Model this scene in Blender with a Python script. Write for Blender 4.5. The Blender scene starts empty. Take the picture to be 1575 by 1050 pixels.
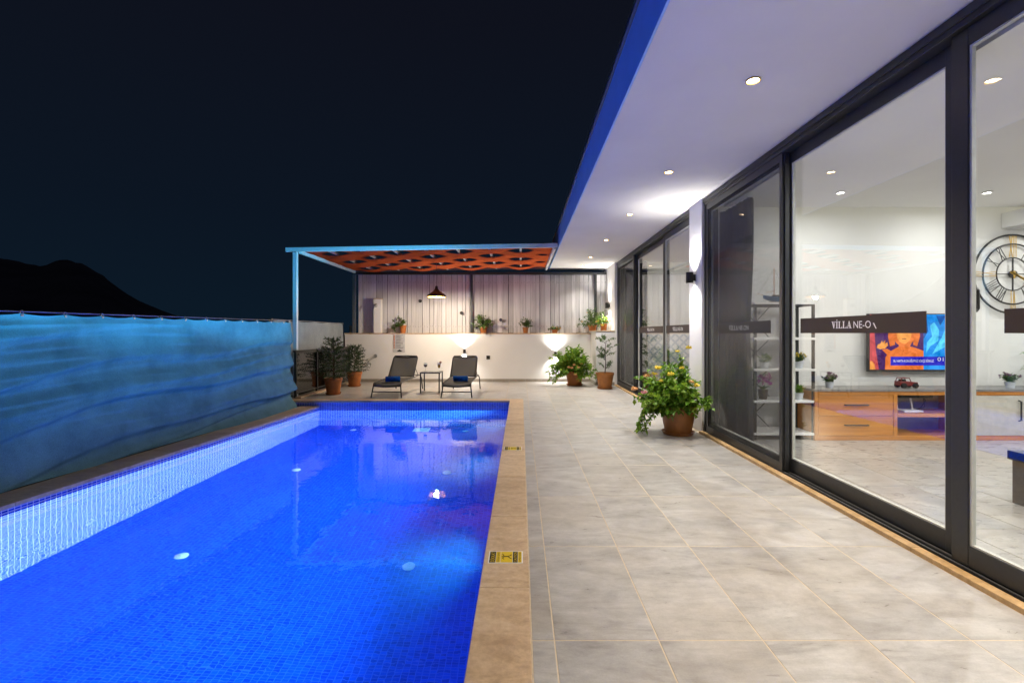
import bpy, math, random
from math import sin, cos, pi, radians, sqrt
from mathutils import Vector, Matrix, Euler, noise as mnoise

random.seed(7)
S = bpy.context.scene
COL = S.collection

# ---------------------------------------------------------------- camera
cam_d = bpy.data.cameras.new("camera")
cam = bpy.data.objects.new("camera", cam_d)
COL.objects.link(cam)
EYE = 1.32
cam.location = (0, 0, EYE)
cam.rotation_euler = (pi / 2, 0, 0)
cam_d.sensor_width = 36
cam_d.lens = 16.64
cam_d.shift_x = -13.5 / 1575
cam_d.shift_y = -13.0 / 1575
cam_d.clip_start = 0.05
cam_d.clip_end = 6000
S.camera = cam

# ---------------------------------------------------------------- night sky
W = bpy.data.worlds.new("World")
S.world = W
W.use_nodes = True
nt = W.node_tree
for n in list(nt.nodes):
    nt.nodes.remove(n)
o_ = nt.nodes.new("ShaderNodeOutputWorld")
b_ = nt.nodes.new("ShaderNodeBackground")
tc_ = nt.nodes.new("ShaderNodeTexCoord")
sp_ = nt.nodes.new("ShaderNodeSeparateXYZ")
rp_ = nt.nodes.new("ShaderNodeValToRGB")
nt.links.new(tc_.outputs["Generated"], sp_.inputs[0])
nt.links.new(sp_.outputs["Z"], rp_.inputs[0])
nt.links.new(rp_.outputs[0], b_.inputs[0])
nt.links.new(b_.outputs[0], o_.inputs[0])
rp_.color_ramp.elements[0].position = 0.0
rp_.color_ramp.elements[0].color = (0.0036, 0.0105, 0.0205, 1)
rp_.color_ramp.elements[1].position = 0.55
rp_.color_ramp.elements[1].color = (0.0046, 0.0058, 0.0115, 1)
e_ = rp_.color_ramp.elements.new(0.22)
e_.color = (0.0038, 0.0078, 0.0160, 1)
b_.inputs[1].default_value = 1.0

# ---------------------------------------------------------------- exposure and render settings
S.view_settings.view_transform = 'Standard'
S.view_settings.look = 'None'
S.view_settings.exposure = 0.0
S.view_settings.gamma = 1.0
S.view_settings.use_curve_mapping = False
S.render.engine = 'CYCLES'
cy = S.cycles
cy.use_denoising = True
try:
    cy.denoiser = 'OPENIMAGEDENOISE'
    cy.denoising_input_passes = 'RGB_ALBEDO_NORMAL'
    cy.denoising_prefilter = 'ACCURATE'
except Exception:
    pass
cy.max_bounces = 10
cy.diffuse_bounces = 5
cy.glossy_bounces = 5
cy.transmission_bounces = 8
cy.transparent_max_bounces = 24
cy.sample_clamp_indirect = 6.0
cy.caustics_reflective = True
cy.caustics_refractive = True
cy.blur_glossy = 0.6

# light levels (watts)
DECK_W = 250.0
POOL_W = 500.0
ROOM_W = 19.0
SCONCE_W = 26.0
PENDANT_W = 230.0

# ================================================================ helpers
class MB:
    """collects vertices and faces; build() links ONE mesh object"""
    def __init__(s):
        s.v = []; s.f = []; s.m = []; s.uv = {}; s.cur = 0

    def face(s, idx):
        s.f.append(tuple(idx)); s.m.append(s.cur)

    def poly(s, pts, uv=None):
        a = len(s.v)
        s.v += [tuple(p) for p in pts]
        s.face(range(a, a + len(pts)))
        if uv:
            s.uv[len(s.f) - 1] = uv
        return s

    def box(s, x0, x1, y0, y1, z0, z1, rot=None, piv=None):
        p = [(x0, y0, z0), (x1, y0, z0), (x1, y1, z0), (x0, y1, z0), (x0, y0, z1), (x1, y0, z1), (x1, y1, z1), (x0, y1, z1)]
        if rot is not None:
            c = Vector(piv) if piv else Vector(((x0 + x1) / 2, (y0 + y1) / 2, (z0 + z1) / 2))
            p = [tuple(rot @ (Vector(q) - c) + c) for q in p]
        a = len(s.v); s.v += p
        for q in ((0, 3, 2, 1), (4, 5, 6, 7), (0, 1, 5, 4), (1, 2, 6, 5), (2, 3, 7, 6), (3, 0, 4, 7)):
            s.face([a + i for i in q])
        return s

    def beam(s, p, q, w, h, up=(0, 0, 1)):
        """box of section w x h from p to q"""
        p = Vector(p); q = Vector(q); d = (q - p).normalized(); u = Vector(up)
        if abs(d.dot(u)) > .98:
            u = Vector((0, 1, 0))
        r = d.cross(u).normalized(); u = r.cross(d).normalized()
        a = len(s.v)
        for c in (p, q):
            for (i, j) in ((-1, -1), (1, -1), (1, 1), (-1, 1)):
                s.v.append(tuple(c + r * (i * w / 2) + u * (j * h / 2)))
        for k in ((3, 2, 1, 0), (4, 5, 6, 7), (0, 1, 5, 4), (1, 2, 6, 5), (2, 3, 7, 6), (3, 0, 4, 7)):
            s.face([a + i for i in k])
        return s

    def tube(s, path, r, n=8, closed=False, cap=True):
        path = [Vector(p) for p in path]; N = len(path)
        rr = r if isinstance(r, (list, tuple)) else [r] * N
        a = len(s.v); u = None
        for i, p in enumerate(path):
            if closed:
                d = path[(i + 1) % N] - path[i - 1]
            else:
                d = path[min(i + 1, N - 1)] - path[max(i - 1, 0)]
            d.normalize()
            if u is None:
                t = Vector((0, 0, 1)) if abs(d.z) < .9 else Vector((1, 0, 0))
                u = d.cross(t).normalized()
            else:
                u = (u - d * u.dot(d)).normalized()
            w = d.cross(u)
            for k in range(n):
                t = 2 * pi * k / n
                s.v.append(tuple(p + (u * cos(t) + w * sin(t)) * rr[i]))
        for i in range(N if closed else N - 1):
            j = (i + 1) % N
            for k in range(n):
                l = (k + 1) % n
                s.face((a + i * n + k, a + i * n + l, a + j * n + l, a + j * n + k))
        if cap and not closed:
            s.face([a + k for k in range(n - 1, -1, -1)])
            s.face([a + (N - 1) * n + k for k in range(n)])
        return s

    def lathe(s, prof, c=(0, 0, 0), n=24, axis='z', closed=False, cap=True):
        """prof: list of (r, h)"""
        a = len(s.v); N = len(prof)
        for (r, h) in prof:
            for k in range(n):
                t = 2 * pi * k / n
                x, y = r * cos(t), r * sin(t)
                if axis == 'z': q = (x, y, h)
                elif axis == 'x': q = (h, x, y)
                else: q = (y, h, x)
                s.v.append((c[0] + q[0], c[1] + q[1], c[2] + q[2]))
        for i in range(N if closed else N - 1):
            j = (i + 1) % N
            for k in range(n):
                l = (k + 1) % n
                s.face((a + i * n + k, a + i * n + l, a + j * n + l, a + j * n + k))
        if not closed and cap:
            if prof[0][0] > 1e-6: s.face([a + k for k in range(n - 1, -1, -1)])
            if prof[-1][0] > 1e-6: s.face([a + (N - 1) * n + k for k in range(n)])
        return s

    def disc(s, c, r, axis='z', n=20, sgn=1):
        a = len(s.v)
        for k in range(n):
            t = sgn * 2 * pi * k / n
            x, y = r * cos(t), r * sin(t)
            q = {'z': (x, y, 0), 'x': (0, x, y), 'y': (y, 0, x)}[axis]
            s.v.append((c[0] + q[0], c[1] + q[1], c[2] + q[2]))
        s.face(range(a, a + n))
        return s

    def ball(s, c, r, n=10, m=6, sq=1.0):
        return s.lathe([(max(r * sin(pi * i / m), 1e-4), -r * sq * cos(pi * i / m)) for i in range(m + 1)], c, n)

    def prism(s, pts, d):
        """pts: 3d polygon; extruded by vector d"""
        d = Vector(d); a = len(s.v); n = len(pts)
        s.v += [tuple(p) for p in pts] + [tuple(Vector(p) + d) for p in pts]
        s.face([a + i for i in range(n - 1, -1, -1)]); s.face([a + n + i for i in range(n)])
        for i in range(n):
            j = (i + 1) % n
            s.face((a + i, a + j, a + n + j, a + n + i))
        return s

    def grid(s, fn, nu, nv):
        a = len(s.v)
        for j in range(nv + 1):
            for i in range(nu + 1):
                s.v.append(tuple(fn(i / nu, j / nv)))
        for j in range(nv):
            for i in range(nu):
                k = a + j * (nu + 1) + i
                s.face((k, k + 1, k + nu + 2, k + nu + 1))
        return s

    def build(s, name, mats, parent=None, smooth=None, bevel=0, seg=2, solid=0):
        me = bpy.data.meshes.new(name)
        off = wloc(parent) if parent else Vector((0, 0, 0))
        me.from_pydata([tuple(Vector(p) - off) for p in s.v], [], s.f)
        mats = mats if isinstance(mats, (list, tuple)) else [mats]
        for m in mats:
            me.materials.append(m)
        if len(mats) > 1:
            me.polygons.foreach_set("material_index", s.m)
        if s.uv:
            ul = me.uv_layers.new(name="UVMap")
            for p in me.polygons:
                uv = s.uv.get(p.index)
                if uv:
                    for k, li in enumerate(p.loop_indices):
                        ul.data[li].uv = uv[k]
        me.update()
        if smooth is not None:
            me.shade_smooth()
            me.set_sharp_from_angle(angle=radians(smooth))
        o = bpy.data.objects.new(name, me)
        COL.objects.link(o)
        if parent:
            o.parent = parent
        if solid:
            md = o.modifiers.new("thick", 'SOLIDIFY'); md.thickness = solid; md.offset = 0
        if bevel:
            md = o.modifiers.new("edge", 'BEVEL'); md.width = bevel; md.segments = seg; md.limit_method = 'ANGLE'; md.angle_limit = radians(40)
        return o


def wloc(o):
    v = Vector((0, 0, 0))
    while o:
        v += o.location; o = o.parent
    return v


def tag(o, label=None, cat=None, group=None, kind=None):
    if label: o["label"] = label
    if cat: o["category"] = cat
    if group: o["group"] = group
    if kind: o["kind"] = kind
    return o


def thing(name, label, cat, loc=(0, 0, 0), group=None):
    o = bpy.data.objects.new(name, None)
    o.empty_display_size = .1
    COL.objects.link(o)
    o.location = loc
    return tag(o, label, cat, group)


def copy_tree(o, parent=None):
    c = o.copy()
    COL.objects.link(c)
    if parent:
        c.parent = parent
    for ch in list(o.children):
        copy_tree(ch, c)
    return c


def lamp(name, typ, loc, parent, energy, color=(1, 1, 1), **kw):
    d = bpy.data.lights.new(name, typ)
    d.energy = energy; d.color = color
    for k, v in kw.items():
        if k != 'rot':
            setattr(d, k, v)
    o = bpy.data.objects.new(name, d)
    COL.objects.link(o)
    if parent:
        o.parent = parent
        o.location = Vector(loc) - wloc(parent)
    else:
        o.location = loc
    o.rotation_euler = kw.get('rot', (0, 0, 0))
    return o


def glyphs(s, size=1.0):
    """triangulated outline of a line of text in the built-in face: (verts2d, faces, width)"""
    cu = bpy.data.curves.new("t", 'FONT'); cu.body = s; cu.size = size; cu.resolution_u = 3
    ob = bpy.data.objects.new("t", cu); COL.objects.link(ob)
    dg = bpy.context.evaluated_depsgraph_get()
    me = bpy.data.meshes.new_from_object(ob.evaluated_get(dg))
    v = [(p.co.x, p.co.y) for p in me.vertices]; f = [tuple(p.vertices) for p in me.polygons]
    bpy.data.objects.remove(ob); bpy.data.curves.remove(cu); bpy.data.meshes.remove(me)
    return v, f


def add_text(mb, s, fn, h=None, w=None):
    """writes s with cap height h (and width w) through fn(u, v) -> 3d"""
    v, f = glyphs(s)
    if not v: return
    x0 = min(p[0] for p in v); x1 = max(p[0] for p in v)
    y1 = max(p[1] for p in v if True); y0 = 0
    sy = h / .72
    sx = w / (x1 - x0) if w else sy
    a = len(mb.v)
    mb.v += [tuple(fn((p[0] - x0) * sx, p[1] * sy)) for p in v]
    for q in f:
        mb.face([a + i for i in q])


# ================================================================ materials
class MatB:
    def __init__(s, name):
        s.m = bpy.data.materials.new(name); s.m.use_nodes = True
        s.t = s.m.node_tree; s.t.nodes.clear()
        s.out = s.n("ShaderNodeOutputMaterial")

    def n(s, typ, **kw):
        x = s.t.nodes.new(typ)
        for k, v in kw.items(): setattr(x, k, v)
        return x

    def l(s, a, b): s.t.links.new(a, b); return s

    def setv(s, sock, v):
        if isinstance(v, bpy.types.NodeSocket): s.l(v, sock)
        else: sock.default_value = v if not (isinstance(v, tuple) and len(v) == 3 and sock.type == 'RGBA') else (*v, 1)

    def bsdf(s, col, rough=.5, spec=.5, metal=0, normal=None, trans=None, emit=None, es=0):
        p = s.n("ShaderNodeBsdfPrincipled")
        s.setv(p.inputs["Base Color"], col); s.setv(p.inputs["Roughness"], rough); s.setv(p.inputs["Metallic"], metal)
        s.setv(p.inputs["Specular IOR Level"], spec)
        if normal: s.l(normal, p.inputs["Normal"])
        if emit is not None:
            s.setv(p.inputs["Emission Color"], emit); p.inputs["Emission Strength"].default_value = es
        s.l(p.outputs[0], s.out.inputs[0])
        return p

    def coord(s, which="Object", scale=(1, 1, 1), rnd=0):
        tc = s.n("ShaderNodeTexCoord"); mp = s.n("ShaderNodeMapping")
        mp.inputs["Scale"].default_value = scale
        s.l(tc.outputs[which], mp.inputs[0])
        if rnd:
            oi = s.n("ShaderNodeObjectInfo"); mu = s.n("ShaderNodeVectorMath", operation='SCALE')
            cx = s.n("ShaderNodeCombineXYZ")
            for k in range(3): s.l(oi.outputs["Random"], cx.inputs[k])
            mu.inputs["Scale"].default_value = rnd
            s.l(cx.outputs[0], mu.inputs[0]); s.l(mu.outputs[0], mp.inputs["Location"])
        return mp.outputs[0]

    def noise(s, vec, scale=5, detail=4, rough=.5, dist=0):
        x = s.n("ShaderNodeTexNoise"); x.inputs["Scale"].default_value = scale; x.inputs["Detail"].default_value = detail
        x.inputs["Roughness"].default_value = rough; x.inputs["Distortion"].default_value = dist
        s.l(vec, x.inputs["Vector"]); return x.outputs[0]

    def ramp(s, fac, stops):
        r = s.n("ShaderNodeValToRGB"); cr = r.color_ramp
        while len(cr.elements) < len(stops): cr.elements.new(.5)
        for e, (p, c) in zip(cr.elements, stops):
            e.position = p; e.color = (*c, 1) if len(c) == 3 else c
        s.l(fac, r.inputs[0]); return r.outputs[0]

    def math(s, op, a, b=0.0, c=0.0):
        x = s.n("ShaderNodeMath", operation=op); s.setv(x.inputs[0], a); s.setv(x.inputs[1], b)
        if op in ('MULTIPLY_ADD', 'SMOOTH_MIN', 'COMPARE'): s.setv(x.inputs[2], c)
        return x.outputs[0]

    def mix(s, f, a, b, blend='MIX'):
        x = s.n("ShaderNodeMix", data_type='RGBA', blend_type=blend)
        s.setv(x.inputs[0], f); s.setv(x.inputs[6], a); s.setv(x.inputs[7], b); return x.outputs[2]

    def bump(s, h, strength=.2, dist=.01):
        x = s.n("ShaderNodeBump"); x.inputs["Strength"].default_value = strength; x.inputs["Distance"].default_value = dist
        s.l(h, x.inputs["Height"]); return x.outputs[0]


def simple(name, col, rough=.5, spec=.5, metal=0, var=.12, scale=12, bump=.0, coord="Object", rnd=0, bs=60):
    b = MatB(name); v = b.coord(coord, rnd=rnd)
    n = b.noise(v, scale, 5, .6)
    lo = tuple(max(0, c * (1 - var)) for c in col); hi = tuple(min(1, c * (1 + var)) for c in col)
    c = b.ramp(n, [(.3, lo), (.7, hi)])
    nm = b.bump(b.noise(v, bs, 3), bump, .004) if bump else None
    b.bsdf(c, rough, spec, metal, nm)
    return b.m


def emitter(name, col, st):
    b = MatB(name); e = b.n("ShaderNodeEmission"); e.inputs[0].default_value = (*col, 1); e.inputs[1].default_value = st
    b.l(e.outputs[0], b.out.inputs[0]); return b.m


def stone_tile(name, dark, mid, light, gloss=.27):
    b = MatB(name)
    v = b.coord("Object", (1.0, 2.6, 1), rnd=37.0)
    n1 = b.noise(v, 1.5, 7, .62, 1.6)
    v2 = b.coord("Object", (2.2, 7.0, 1), rnd=11.0)
    n2 = b.noise(v2, 2.6, 6, .7, .8)
    g = b.noise(b.coord("Object", rnd=5), 140, 2, .6)
    f = b.math('ADD', b.math('MULTIPLY', n1, .65), b.math('MULTIPLY', n2, .35))
    c = b.ramp(f, [(.32, dark), (.48, mid), (.64, light)])
    wm = b.noise(b.coord('Object', (1, 1.5, 1), rnd=71), 1.1, 4, .6, .5)
    c = b.mix(b.ramp(wm, [(.42, (0, 0, 0)), (.62, (.28, .28, .28))]), c, tuple(x * k for x, k in zip(light, (.93, .82, .67))))
    blot = b.noise(b.coord('Object', (1, 1, 1), rnd=19), 7, 6, .72)
    c = b.mix(.45, c, b.ramp(blot, [(.30, (.34, .34, .34)), (.70, (.64, .64, .64))]), 'OVERLAY')
    c = b.mix(.10, c, b.ramp(g, [(.3, (.12, .12, .12)), (.7, (.6, .6, .6))]), 'OVERLAY')
    oi = b.n("ShaderNodeObjectInfo")
    hv = b.n("ShaderNodeHueSaturation"); b.l(c, hv.inputs["Color"])
    b.l(b.math('MULTIPLY_ADD', oi.outputs["Random"], .14, .93), hv.inputs["Value"])
    r = b.math('MULTIPLY_ADD', n2, .3, gloss - .1)
    b.bsdf(hv.outputs[0], r, .5, 0, b.bump(n2, .08, .003))
    return b.m


M = {}
M['tile'] = stone_tile('grey_stone_tile', (.25, .238, .225), (.385, .375, .365), (.49, .482, .47))
M['tile_in'] = stone_tile('indoor_stone_tile', (.27, .255, .24), (.38, .365, .345), (.47, .455, .43), .25)
M['grout'] = simple('pale_grout', (.60, .51, .38), .9, .2, var=.1, scale=30)


def travertine(name, cols):
    b = MatB(name)
    v = b.coord("Object", (1.2, 3.2, 1), rnd=23.0)
    n1 = b.noise(v, 2.2, 8, .66, .9)
    c = b.ramp(n1, [(.25, cols[0]), (.48, cols[1]), (.66, cols[2]), (.8, cols[3])])
    n3 = b.noise(b.coord("Object", (1, 1, 1), rnd=9), 22, 6, .75)
    c = b.mix(.35, c, b.ramp(n3, [(.35, (.25, .25, .25)), (.65, (.75, .75, .75))]), 'OVERLAY')
    oi = b.n("ShaderNodeObjectInfo"); hv = b.n("ShaderNodeHueSaturation"); b.l(c, hv.inputs["Color"])
    b.l(b.math('MULTIPLY_ADD', oi.outputs["Random"], .16, .92), hv.inputs["Value"])
    b.bsdf(hv.outputs[0], b.math('MULTIPLY_ADD', n3, .3, .3), .45, 0, b.bump(n3, .12, .003))
    return b.m


M['trav'] = travertine('travertine', ((.40, .27, .16), (.54, .39, .25), (.62, .47, .32), (.72, .58, .43)))
M['sillstone'] = travertine('sill_stone', ((.36, .22, .09), (.48, .31, .14), (.56, .38, .2), (.62, .46, .28)))


def plaster(name, col, bump=.25):
    b = MatB(name); v = b.coord("Object")
    n = b.noise(v, 90, 4, .6); n2 = b.noise(v, 1.3, 4, .5)
    c = b.ramp(n2, [(.3, tuple(x * .93 for x in col)), (.7, col)])
    b.bsdf(c, .85, .25, 0, b.bump(n, bump, .004)); return b.m


M['plaster'] = plaster('white_plaster', (.78, .77, .755))
M['stucco'] = plaster('rough_white_stucco', (.78, .77, .76), .7)
M['ceil'] = plaster('soffit_paint', (.77, .76, .735), .4)
M['roomwall'] = plaster('room_wall_paint', (.74, .74, .72), .12)
M['alu'] = simple('anthracite_aluminium', (.025, .027, .030), .42, .5, .0, .15, 40)
M['alu_light'] = simple('brushed_track_metal', (.20, .20, .20), .35, .5, .6, .1, 40)
M['black'] = simple('black_metal', (.018, .018, .019), .38, .5, 0, .2, 30)
M['gasket'] = simple('pale_gasket', (.55, .56, .52), .5)
M['white_paint'] = simple('white_painted_metal', (.74, .74, .73), .4, .5, 0, .05, 20)
M['pot'] = simple('terracotta', (.40, .135, .035), .55, .35, 0, .22, 9, .25, rnd=5)
M['pot_brown'] = simple('brown_glazed_clay', (.33, .125, .03), .42, .45, 0, .25, 8, .15, rnd=5)
M['soil'] = simple('potting_soil', (.035, .022, .014), .95, .1, 0, .4, 60, .8)
M['stem'] = simple('plant_stem', (.12, .09, .04), .8, .2)
M['bark'] = simple('dark_bark', (.07, .05, .035), .9, .2, 0, .3, 40, .5)
M['white_pot'] = simple('white_ceramic_pot', (.62, .66, .70), .45)
M['towel'] = simple('blue_terry_towel', (.006, .085, .32), .95, .1, 0, .25, 60, .9, bs=300)
M['fab_dark'] = simple('woven_sling', (.055, .054, .052), .75, .25, 0, .2, 200, .5, bs=500)
M['fab_grey'] = simple('woven_grey_sling', (.10, .098, .092), .75, .25, 0, .2, 200, .5, bs=500)
M['conc'] = simple('concrete', (.30, .28, .25), .9, .2, 0, .15, 6, .3)
M['skirt'] = simple('skirting_stone', (.30, .27, .23), .5, .4, 0, .15, 8)
M['gold'] = simple('brushed_gold', (.62, .40, .10), .35, .5, .7, .1, 30)
M['fleur_y'] = simple('yellow_petal', (.72, .56, .06), .6, .2, 0, .2, 80)
M['fleur_o'] = simple('peach_petal', (.74, .42, .18), .6, .2, 0, .2, 80)
M['fleur_p'] = simple('pink_petal', (.78, .32, .34), .6, .2, 0, .2, 80)
M['fleur_v'] = simple('magenta_petal', (.50, .06, .38), .6, .2, 0, .2, 80)
M['fleur_r'] = simple('red_petal', (.55, .05, .03), .6, .2, 0, .2, 80)
M['steel'] = simple('brushed_steel', (.45, .45, .45), .3, .5, .9, .1, 60)
M['signbrown'] = simple('brown_vinyl', (.050, .036, .030), .6, .3, 0, .1, 200)
M['letter'] = simple('white_vinyl', (.80, .79, .77), .6, .3, 0, .03, 50)
M['net_hook'] = simple('galvanised_hook', (.55, .55, .55), .4, .5, .5)
M['ground'] = simple('dry_hillside', (.05, .043, .035), .95, .1, 0, .3, .4)
M['hill'] = simple('wooded_hill', (.24, .17, .15), .95, .1, 0, .3, .02)
M['rugwood'] = simple('orange_varnished_wood', (.50, .19, .045), .4, .4, 0, .2, 9)
M['red_toy'] = simple('red_enamel', (.16, .012, .010), .35, .5)
M['tyre'] = simple('black_rubber', (.015, .015, .015), .8, .3)


def leafmat(name, a, b_, c_):
    b = MatB(name)
    g = b.n("ShaderNodeNewGeometry")
    col = b.ramp(g.outputs["Random Per Island"], [(.0, a), (.5, b_), (1.0, c_)])
    n = b.noise(b.coord("Object"), 14, 3)
    col = b.mix(.3, col, b.ramp(n, [(.35, (.3, .3, .3)), (.65, (.7, .7, .7))]), 'OVERLAY')
    d = b.n("ShaderNodeBsdfPrincipled"); b.l(col, d.inputs["Base Color"]); d.inputs["Roughness"].default_value = .45
    d.inputs["Specular IOR Level"].default_value = .4
    t = b.n("ShaderNodeBsdfTranslucent"); b.l(col, t.inputs[0])
    m = b.n("ShaderNodeMixShader"); m.inputs[0].default_value = .3
    b.l(d.outputs[0], m.inputs[1]); b.l(t.outputs[0], m.inputs[2]); b.l(m.outputs[0], b.out.inputs[0])
    return b.m


M['leaf'] = leafmat('bright_leaf', (.08, .19, .012), (.14, .29, .02), (.28, .40, .035))
M['leaf_dark'] = leafmat('dark_needle', (.012, .035, .010), (.025, .065, .016), (.045, .095, .025))
M['leaf_mid'] = leafmat('mid_leaf', (.03, .085, .012), (.06, .14, .02), (.13, .19, .04))
M['leaf_grey'] = leafmat('greyish_leaf', (.06, .12, .04), (.10, .17, .06), (.17, .22, .09))
M['lav'] = leafmat('lavender_tip', (.16, .07, .14), (.22, .11, .18), (.30, .18, .24))


def wood(name, cols, axis='z', sc=1.0, rough=.6, rnd=50, val=.3):
    b = MatB(name)
    scl = {'z': (14 * sc, 14 * sc, .7 * sc), 'x': (.7 * sc, 14 * sc, 14 * sc), 'y': (14 * sc, .7 * sc, 14 * sc)}[axis]
    v = b.coord("Object", scl, rnd=rnd)
    n = b.noise(v, 1.2, 6, .65, .8)
    c = b.ramp(n, [(.28, cols[0]), (.5, cols[1]), (.72, cols[2])])
    k = b.noise(b.coord("Object", tuple(x * .35 for x in scl), rnd=rnd), 1.1, 2, .5, 2)
    c = b.mix(b.ramp(k, [(.68, (0, 0, 0)), (.78, (.55, .55, .55))]), c, tuple(x * .55 for x in cols[0]))
    oi = b.n("ShaderNodeObjectInfo"); hv = b.n("ShaderNodeHueSaturation"); b.l(c, hv.inputs["Color"])
    b.l(b.math('MULTIPLY_ADD', oi.outputs["Random"], val, 1 - val * .6), hv.inputs["Value"])
    b.bsdf(hv.outputs[0], rough, .35, 0, b.bump(n, .25, .004)); return b.m


M['plank'] = wood('whitewashed_board', ((.47, .465, .47), (.64, .635, .64), (.75, .745, .75)), 'z', 1.0, .75, 50, .34)
M['oak'] = wood('honey_oak', ((.42, .15, .022), (.56, .22, .035), (.64, .29, .055)), 'x', .8, .42, 50, .1)
M['darkwood'] = wood('dark_brown_wood', ((.05, .035, .025), (.09, .062, .045), (.13, .095, .07)), 'x', .8, .5)


def mosaic(name, grout, gw_u, gw_v, kv):
    b = MatB(name)
    uv = b.n("ShaderNodeUVMap"); sx = b.n("ShaderNodeSeparateXYZ"); b.l(uv.outputs[0], sx.inputs[0])
    su, sv = .05, .05
    def cell(o, size, gw):
        q = b.math('DIVIDE', o, size); fr = b.math('FRACT', q); fl = b.math('FLOOR', q)
        d = b.math('ABSOLUTE', b.math('SUBTRACT', fr, .5))
        return fl, b.math('GREATER_THAN', d, .5 - gw)
    fu, gu = cell(sx.outputs[0], .048, gw_u); fv, gv = cell(sx.outputs[1], .024, gw_v)
    g = b.math('MAXIMUM', gu, b.math('MULTIPLY', gv, kv))
    cx = b.n("ShaderNodeCombineXYZ"); b.l(fu, cx.inputs[0]); b.l(fv, cx.inputs[1])
    wn = b.n("ShaderNodeTexWhiteNoise", noise_dimensions='2D'); b.l(cx.outputs[0], wn.inputs["Vector"])
    c = b.ramp(wn.outputs[0], [(0, (.003, .035, .42)), (.5, (.004, .055, .58)), (1, (.006, .085, .70))])
    c = b.mix(g, c, grout)
    h = b.math('SUBTRACT', 1.0, g)
    b.bsdf(c, b.math('MULTIPLY_ADD', g, .5, .25), .5, 0, b.bump(h, .3, .002)); return b.m


M['mosaic'] = mosaic('blue_glass_mosaic', (.70, .70, .80), .045, .17, .75)
M['mosaic_floor'] = mosaic('blue_floor_mosaic', (.012, .11, .66), .06, .09, .6)


def water():
    b = MatB('still_pool_water')
    v = b.coord("Object", (1, 1, 1))
    n1 = b.noise(v, 1.6, 2, .5, .4); n2 = b.noise(v, 9.0, 2, .5, .3)
    h = b.math('ADD', n1, b.math('MULTIPLY', n2, .25))
    nm = b.bump(h, .30, .012)
    gl = b.n("ShaderNodeBsdfGlass"); gl.inputs["IOR"].default_value = 1.333; gl.inputs["Roughness"].default_value = 0.0
    gl.inputs["Color"].default_value = (.97, .99, 1, 1)
    b.l(nm, gl.inputs["Normal"]); b.l(gl.outputs[0], b.out.inputs[0]); return b.m


M['water'] = water()


def glass(name, tint=(.97, .985, .98), f0=.045):
    b = MatB(name)
    lw = b.n("ShaderNodeLayerWeight"); lw.inputs[0].default_value = .5
    p = b.math('POWER', lw.outputs["Facing"], 5.0)
    f = b.math('MULTIPLY_ADD', p, 1 - f0, f0)
    t = b.n("ShaderNodeBsdfTransparent"); t.inputs[0].default_value = (*tint, 1)
    g = b.n("ShaderNodeBsdfGlossy"); g.inputs["Roughness"].default_value = 0.0; g.inputs[0].default_value = (1, 1, 1, 1)
    m = b.n("ShaderNodeMixShader"); b.l(f, m.inputs[0]); b.l(t.outputs[0], m.inputs[1]); b.l(g.outputs[0], m.inputs[2])
    b.l(m.outputs[0], b.out.inputs[0]); return b.m


M['glass'] = glass('window_glass', f0=.07)
M['glass_dark'] = glass('smoked_glass', (.35, .36, .36), .05)
M['wineglass'] = glass('clear_glass', (.93, .95, .95), .06)


def screen():
    b = MatB('insect_screen')
    t = b.n("ShaderNodeBsdfTransparent"); d = b.n("ShaderNodeBsdfDiffuse"); d.inputs[0].default_value = (.10, .10, .10, 1)
    v = b.coord("Object", (1, 1, 1))
    n = b.noise(b.coord("Object", (1, 3, 40)), 3, 3, .6, 2)
    f = b.math('MULTIPLY_ADD', n, .18, .22)
    m = b.n("ShaderNodeMixShader"); b.l(f, m.inputs[0])
    b.l(t.outputs[0], m.inputs[1]); b.l(d.outputs[0], m.inputs[2]); b.l(m.outputs[0], b.out.inputs[0]); return b.m


M['screen'] = screen()


def cloth(name, col, trl=.3, wv=300, var=.12, nb=.15):
    b = MatB(name); v = b.coord("Object")
    n = b.noise(v, 3, 5, .6); n2 = b.noise(v, wv, 2, .6)
    c = b.ramp(n, [(.3, tuple(x * (1 - var) for x in col)), (.7, tuple(x * (1 + var) for x in col))])
    c = b.mix(.35, c, b.ramp(n2, [(.3, (.2, .2, .2)), (.7, (.8, .8, .8))]), 'OVERLAY')
    d = b.n("ShaderNodeBsdfDiffuse"); b.l(c, d.inputs[0]); b.l(b.bump(n2, nb, .003), d.inputs["Normal"])
    t = b.n("ShaderNodeBsdfTranslucent"); b.l(c, t.inputs[0])
    m = b.n("ShaderNodeMixShader"); m.inputs[0].default_value = trl
    b.l(d.outputs[0], m.inputs[1]); b.l(t.outputs[0], m.inputs[2]); b.l(m.outputs[0], b.out.inputs[0]); return b.m


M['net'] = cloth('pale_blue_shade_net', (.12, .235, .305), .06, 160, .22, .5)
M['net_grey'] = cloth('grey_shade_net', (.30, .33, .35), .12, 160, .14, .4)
M['canopy'] = cloth('rust_orange_canvas', (.70, .145, .05), .25, 200, .12)
M['curtain'] = cloth('charcoal_voile', (.075, .075, .08), .35, 300, .15)
M['bulb'] = emitter('warm_bulb', (1, .76, .46), 60)
M['bulb_w'] = emitter('white_bulb', (1, .93, .82), 24)
M['pool_led'] = emitter('pool_led', (.35, .72, 1.0), 60)
M['led'] = emitter('sconce_led', (1, .95, .88), 30)
M['cove'] = emitter('cove_led', (1, .93, .74), 3)

# ================================================================ the terrain
mb = MB(); mb.poly([(-3000, -2500, -5), (3000, -2500, -5), (3000, 3500, -5), (-3000, 3500, -5)])
tag(mb.build('ground', M['ground']), kind='structure')

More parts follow.
